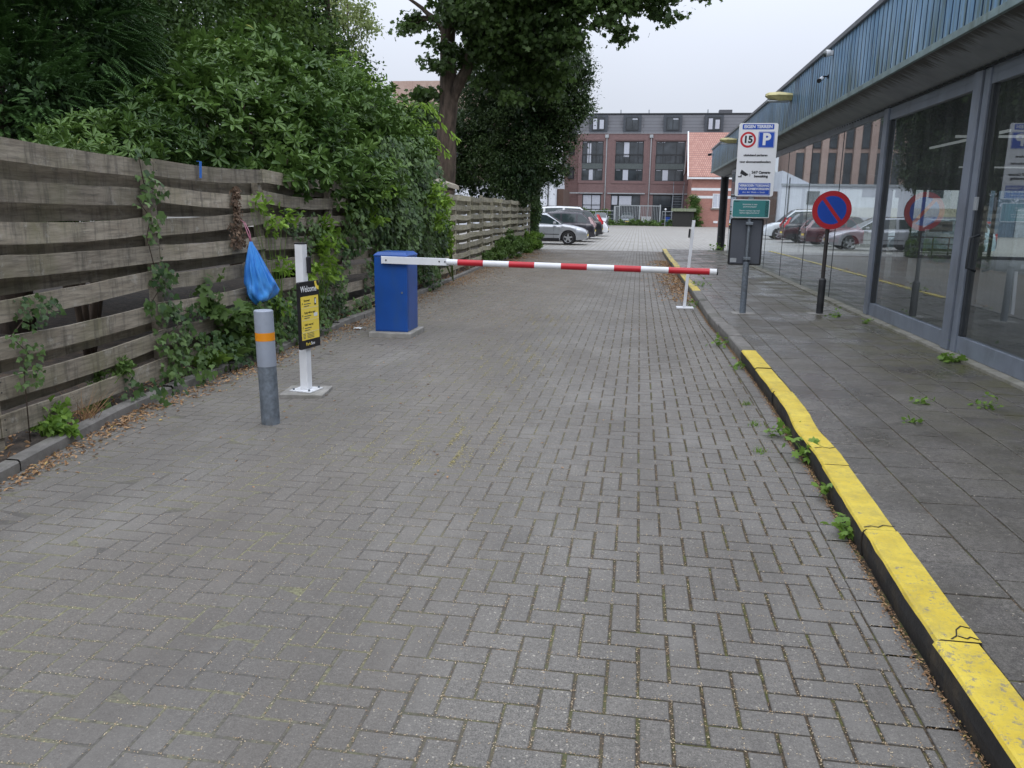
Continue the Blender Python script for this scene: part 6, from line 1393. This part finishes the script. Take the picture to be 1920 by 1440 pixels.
# lot edge plants
shrublet('hedge_plant', 'row of low green weeds along the lot end under the wire fence', 'weeds', (1.5, 99, 0), [(x, 99 + rng.normal() * .2, .25, .45) for x in np.arange(-3.6, 7.5, .7)], 7000, .2, 'midleaf', 'rhomb', .6, .3)
shrublet('climbing_rose', 'tall climbing plant at the corner of the tiled house', 'plant', (6.3, 98.9, 0), [(6.3, 98.9, 1, .8), (6.4, 98.9, 2.2, .7), (6.2, 98.9, 3.1, .5)], 4000, .2, 'midleaf', 'rhomb', .6, .4)
shrublet('garden_shrub', 'leafy shrubs in front of the shop windows, left of the steel gate', 'shrub', (-5.6, 100.8, 0), [(-7, 100.8, 1.2, .9), (-5.8, 100.8, 1.1, .8), (-4.3, 100.8, 1.2, .8)], 5000, .2, 'midleaf', 'rhomb', .6, .4)
bgtree('far_tree', 'pale tree glimpsed between the holly and the white workshop', (-12, 118, 0), [(-12, 118, 6, 2.6), (-14, 118, 5, 2.4)], 5000, 'paleleaf', .3, .8, .2)
# dried ivy column on the second post
o = thing('dead_ivy', 'brown dried ivy clinging to the fence post left of the blue bag', 'ivy', (FX(7.55, .06), 7.55, 1.1))
lv = Leaves(); n = 420; z = rng.uniform(1.15, 1.75, n); P = np.stack([fx(7.55) + .08 + rng.random(n) * .05, 7.55 + rng.normal(size=n) * .035 * (1 + (z < 1.4)), z], 1)
lv.add(P, unit(rdir(n) + np.array([.3, 0, -1])), unit(np.array([1, -.3, .2]) + rdir(n) * .6), .04, .03, rng.random(n)); lv.build('dry_leaves', M['deadleaf'], 'ivy', o)

# ------------------------------------------------------------------ litter on the ground
def litter(name, n, fn, leaf, mat, tpl='rhomb', z=.006, wr=.5, flat=.25):
    lv = Leaves(); P = fn(n); n = len(P); A = unit(rdir(n) * np.array([1, 1, flat * .5])); lv.add(P, A, np.array([0, 0, 1.]) + rdir(n) * flat, leaf * rng.uniform(.4, 1.3, n), leaf * wr, rng.random(n)); o = lv.build(name, M[mat], tpl); o['kind'] = 'stuff'; return o
def gut_left(n):
    cl = rng.uniform(3.2, 33, 90); wt = rng.random(90) ** 2; wt /= wt.sum(); y = cl[rng.choice(90, n, p=wt)] + rng.normal(size=n) * .3; y = np.where(rng.random(n) < .35, rng.uniform(3, 33, n), y)
    x = np.array([lx(v) for v in y]) + np.abs(rng.normal(size=n)) * (.05 + .014 * np.clip(y, 0, 30)); return np.stack([x, y, rng.uniform(.003, .016, n)], 1)
litter('fallen_leaves', 7500, gut_left, .032, 'litter', 'lance', wr=.45, flat=.5)
def gut_right(n):
    y = rng.uniform(1.5, 33, n); x = np.array([kx(v) for v in y]) - np.abs(rng.normal(size=n)) * np.where(y > 14, .2, .018) - .002; return np.stack([x, y, rng.uniform(.002, .012, n)], 1)
litter('fallen_leaves', 11000, gut_right, .014, 'litter', 'rhomb', flat=.5)
def pile(n):
    y = rng.uniform(14.5, 27, n); x = np.array([kx(v) for v in y]) - np.abs(rng.normal(size=n)) * .28; return np.stack([x, y, rng.uniform(.003, .02, n)], 1)
litter('fallen_leaves', 2200, pile, .05, 'litter', 'lance', flat=.6)
def soil_l(n):
    y = rng.uniform(3, 33, n); x = np.array([lx(v) for v in y]) - rng.uniform(.1, .5, n); return np.stack([x, y, rng.uniform(.055, .09, n)], 1)
litter('fallen_leaves', 2600, soil_l, .04, 'litter', 'lance', flat=.8)
def joints(n):  # seeds gathered in the joints, snapped to the paver grid
    y = 1.2 + 12 * rng.random(n) ** 1.5; x = 1.0 - 4.6 * rng.random(n) ** 1.3; h = rng.random(n) < .55
    gy = y_s + np.round((y - y_s) / U) * U; gx = xa + np.round((x - xa) / U) * U
    x2 = np.where(h, x, gx + rng.normal(size=n) * .003); y2 = np.where(h, gy + rng.normal(size=n) * .003, y); return np.stack([x2, y2, rng.uniform(.0, .0025, n)], 1)
litter('seeds', 42000, joints, .0068, 'fleck', 'rhomb', wr=.6)
def scat(n):
    y = 1.2 + 20 * rng.random(n) ** 1.6; x = rng.uniform(-3.6, 3.2, n); z = np.where(x > 1.28, Z0 + .003, .002); k_ = (x < 1.0) | (x > 1.3); return np.stack([x, y, z], 1)[k_]
litter('seeds', 15000, scat, .0045, 'fleck', 'rhomb', wr=.7)
def yellowish(n):
    y = 4.6 + 7.5 * rng.random(n) ** 1.2; x = -1.12 - .03 * np.maximum(0, y - 7) + rng.normal(size=n) * .2 - .6 * (rng.random(n) < .2)
    x = np.where(rng.random(n) < .75, xa + np.round((x - xa) / U) * U + rng.normal(size=n) * .013, x)
    k_ = (np.sin(y * 5.1 + np.round(x / U) * 2.3) + np.sin(y * 1.7) * .4 + rng.normal(size=n) * .45) > .75; return np.stack([x, y, rng.uniform(.001, .004, n)], 1)[k_]
litter('pollen_debris', 26000, yellowish, .012, 'moss', 'rhomb', wr=.5)
def road_leaf(n):
    y = 4 + 28 * rng.random(n) ** .8; x = rng.uniform(-3.7, .9, n) * 1.0; k_ = rng.random(n) < np.where(x < -1, .9, .25); return np.stack([x, y, rng.uniform(.002, .008, n)], 1)[k_]
litter('fallen_leaves', 1600, road_leaf, .025, 'litter', 'lance', flat=.4)
def leafbrown(n):
    y = rng.uniform(11, 30, n); x = np.array([lx(v) for v in y]) + np.abs(rng.normal(size=n)) * 1.3; x = np.where(rng.random(n) < .6, xa + np.round((x - xa) / U) * U + rng.normal(size=n) * .008, x); k_ = x < .6; return np.stack([x, y, rng.uniform(.001, .005, n)], 1)[k_]
litter('seeds', 26000, leafbrown, .015, 'fleck', 'rhomb', wr=.5)
p = MB(); rr = random.Random(1)
rows = [[(-3.55 + i * .03, 11.6 + j * .035, .008 + rr.uniform(0, .035)) for i in range(7)] for j in range(5)]; p.grid(rows)
tag(p.build('crisp_packet', simple('crumpled_foil', (.35, .45, .5), .3, .4, var=.4, scale=20)), 'crumpled pale foil packet lying by the edging behind the blue cabinet', 'litter')
p = MB(); rows = [[(-3.62 + i * .025, 9.9 + j * .03, .008 + rr.uniform(0, .02)) for i in range(5)] for j in range(4)]; p.grid(rows)
tag(p.build('paper_scrap', M['whiteboard']), 'small white paper scrap at the edging left of the blue cabinet', 'litter')
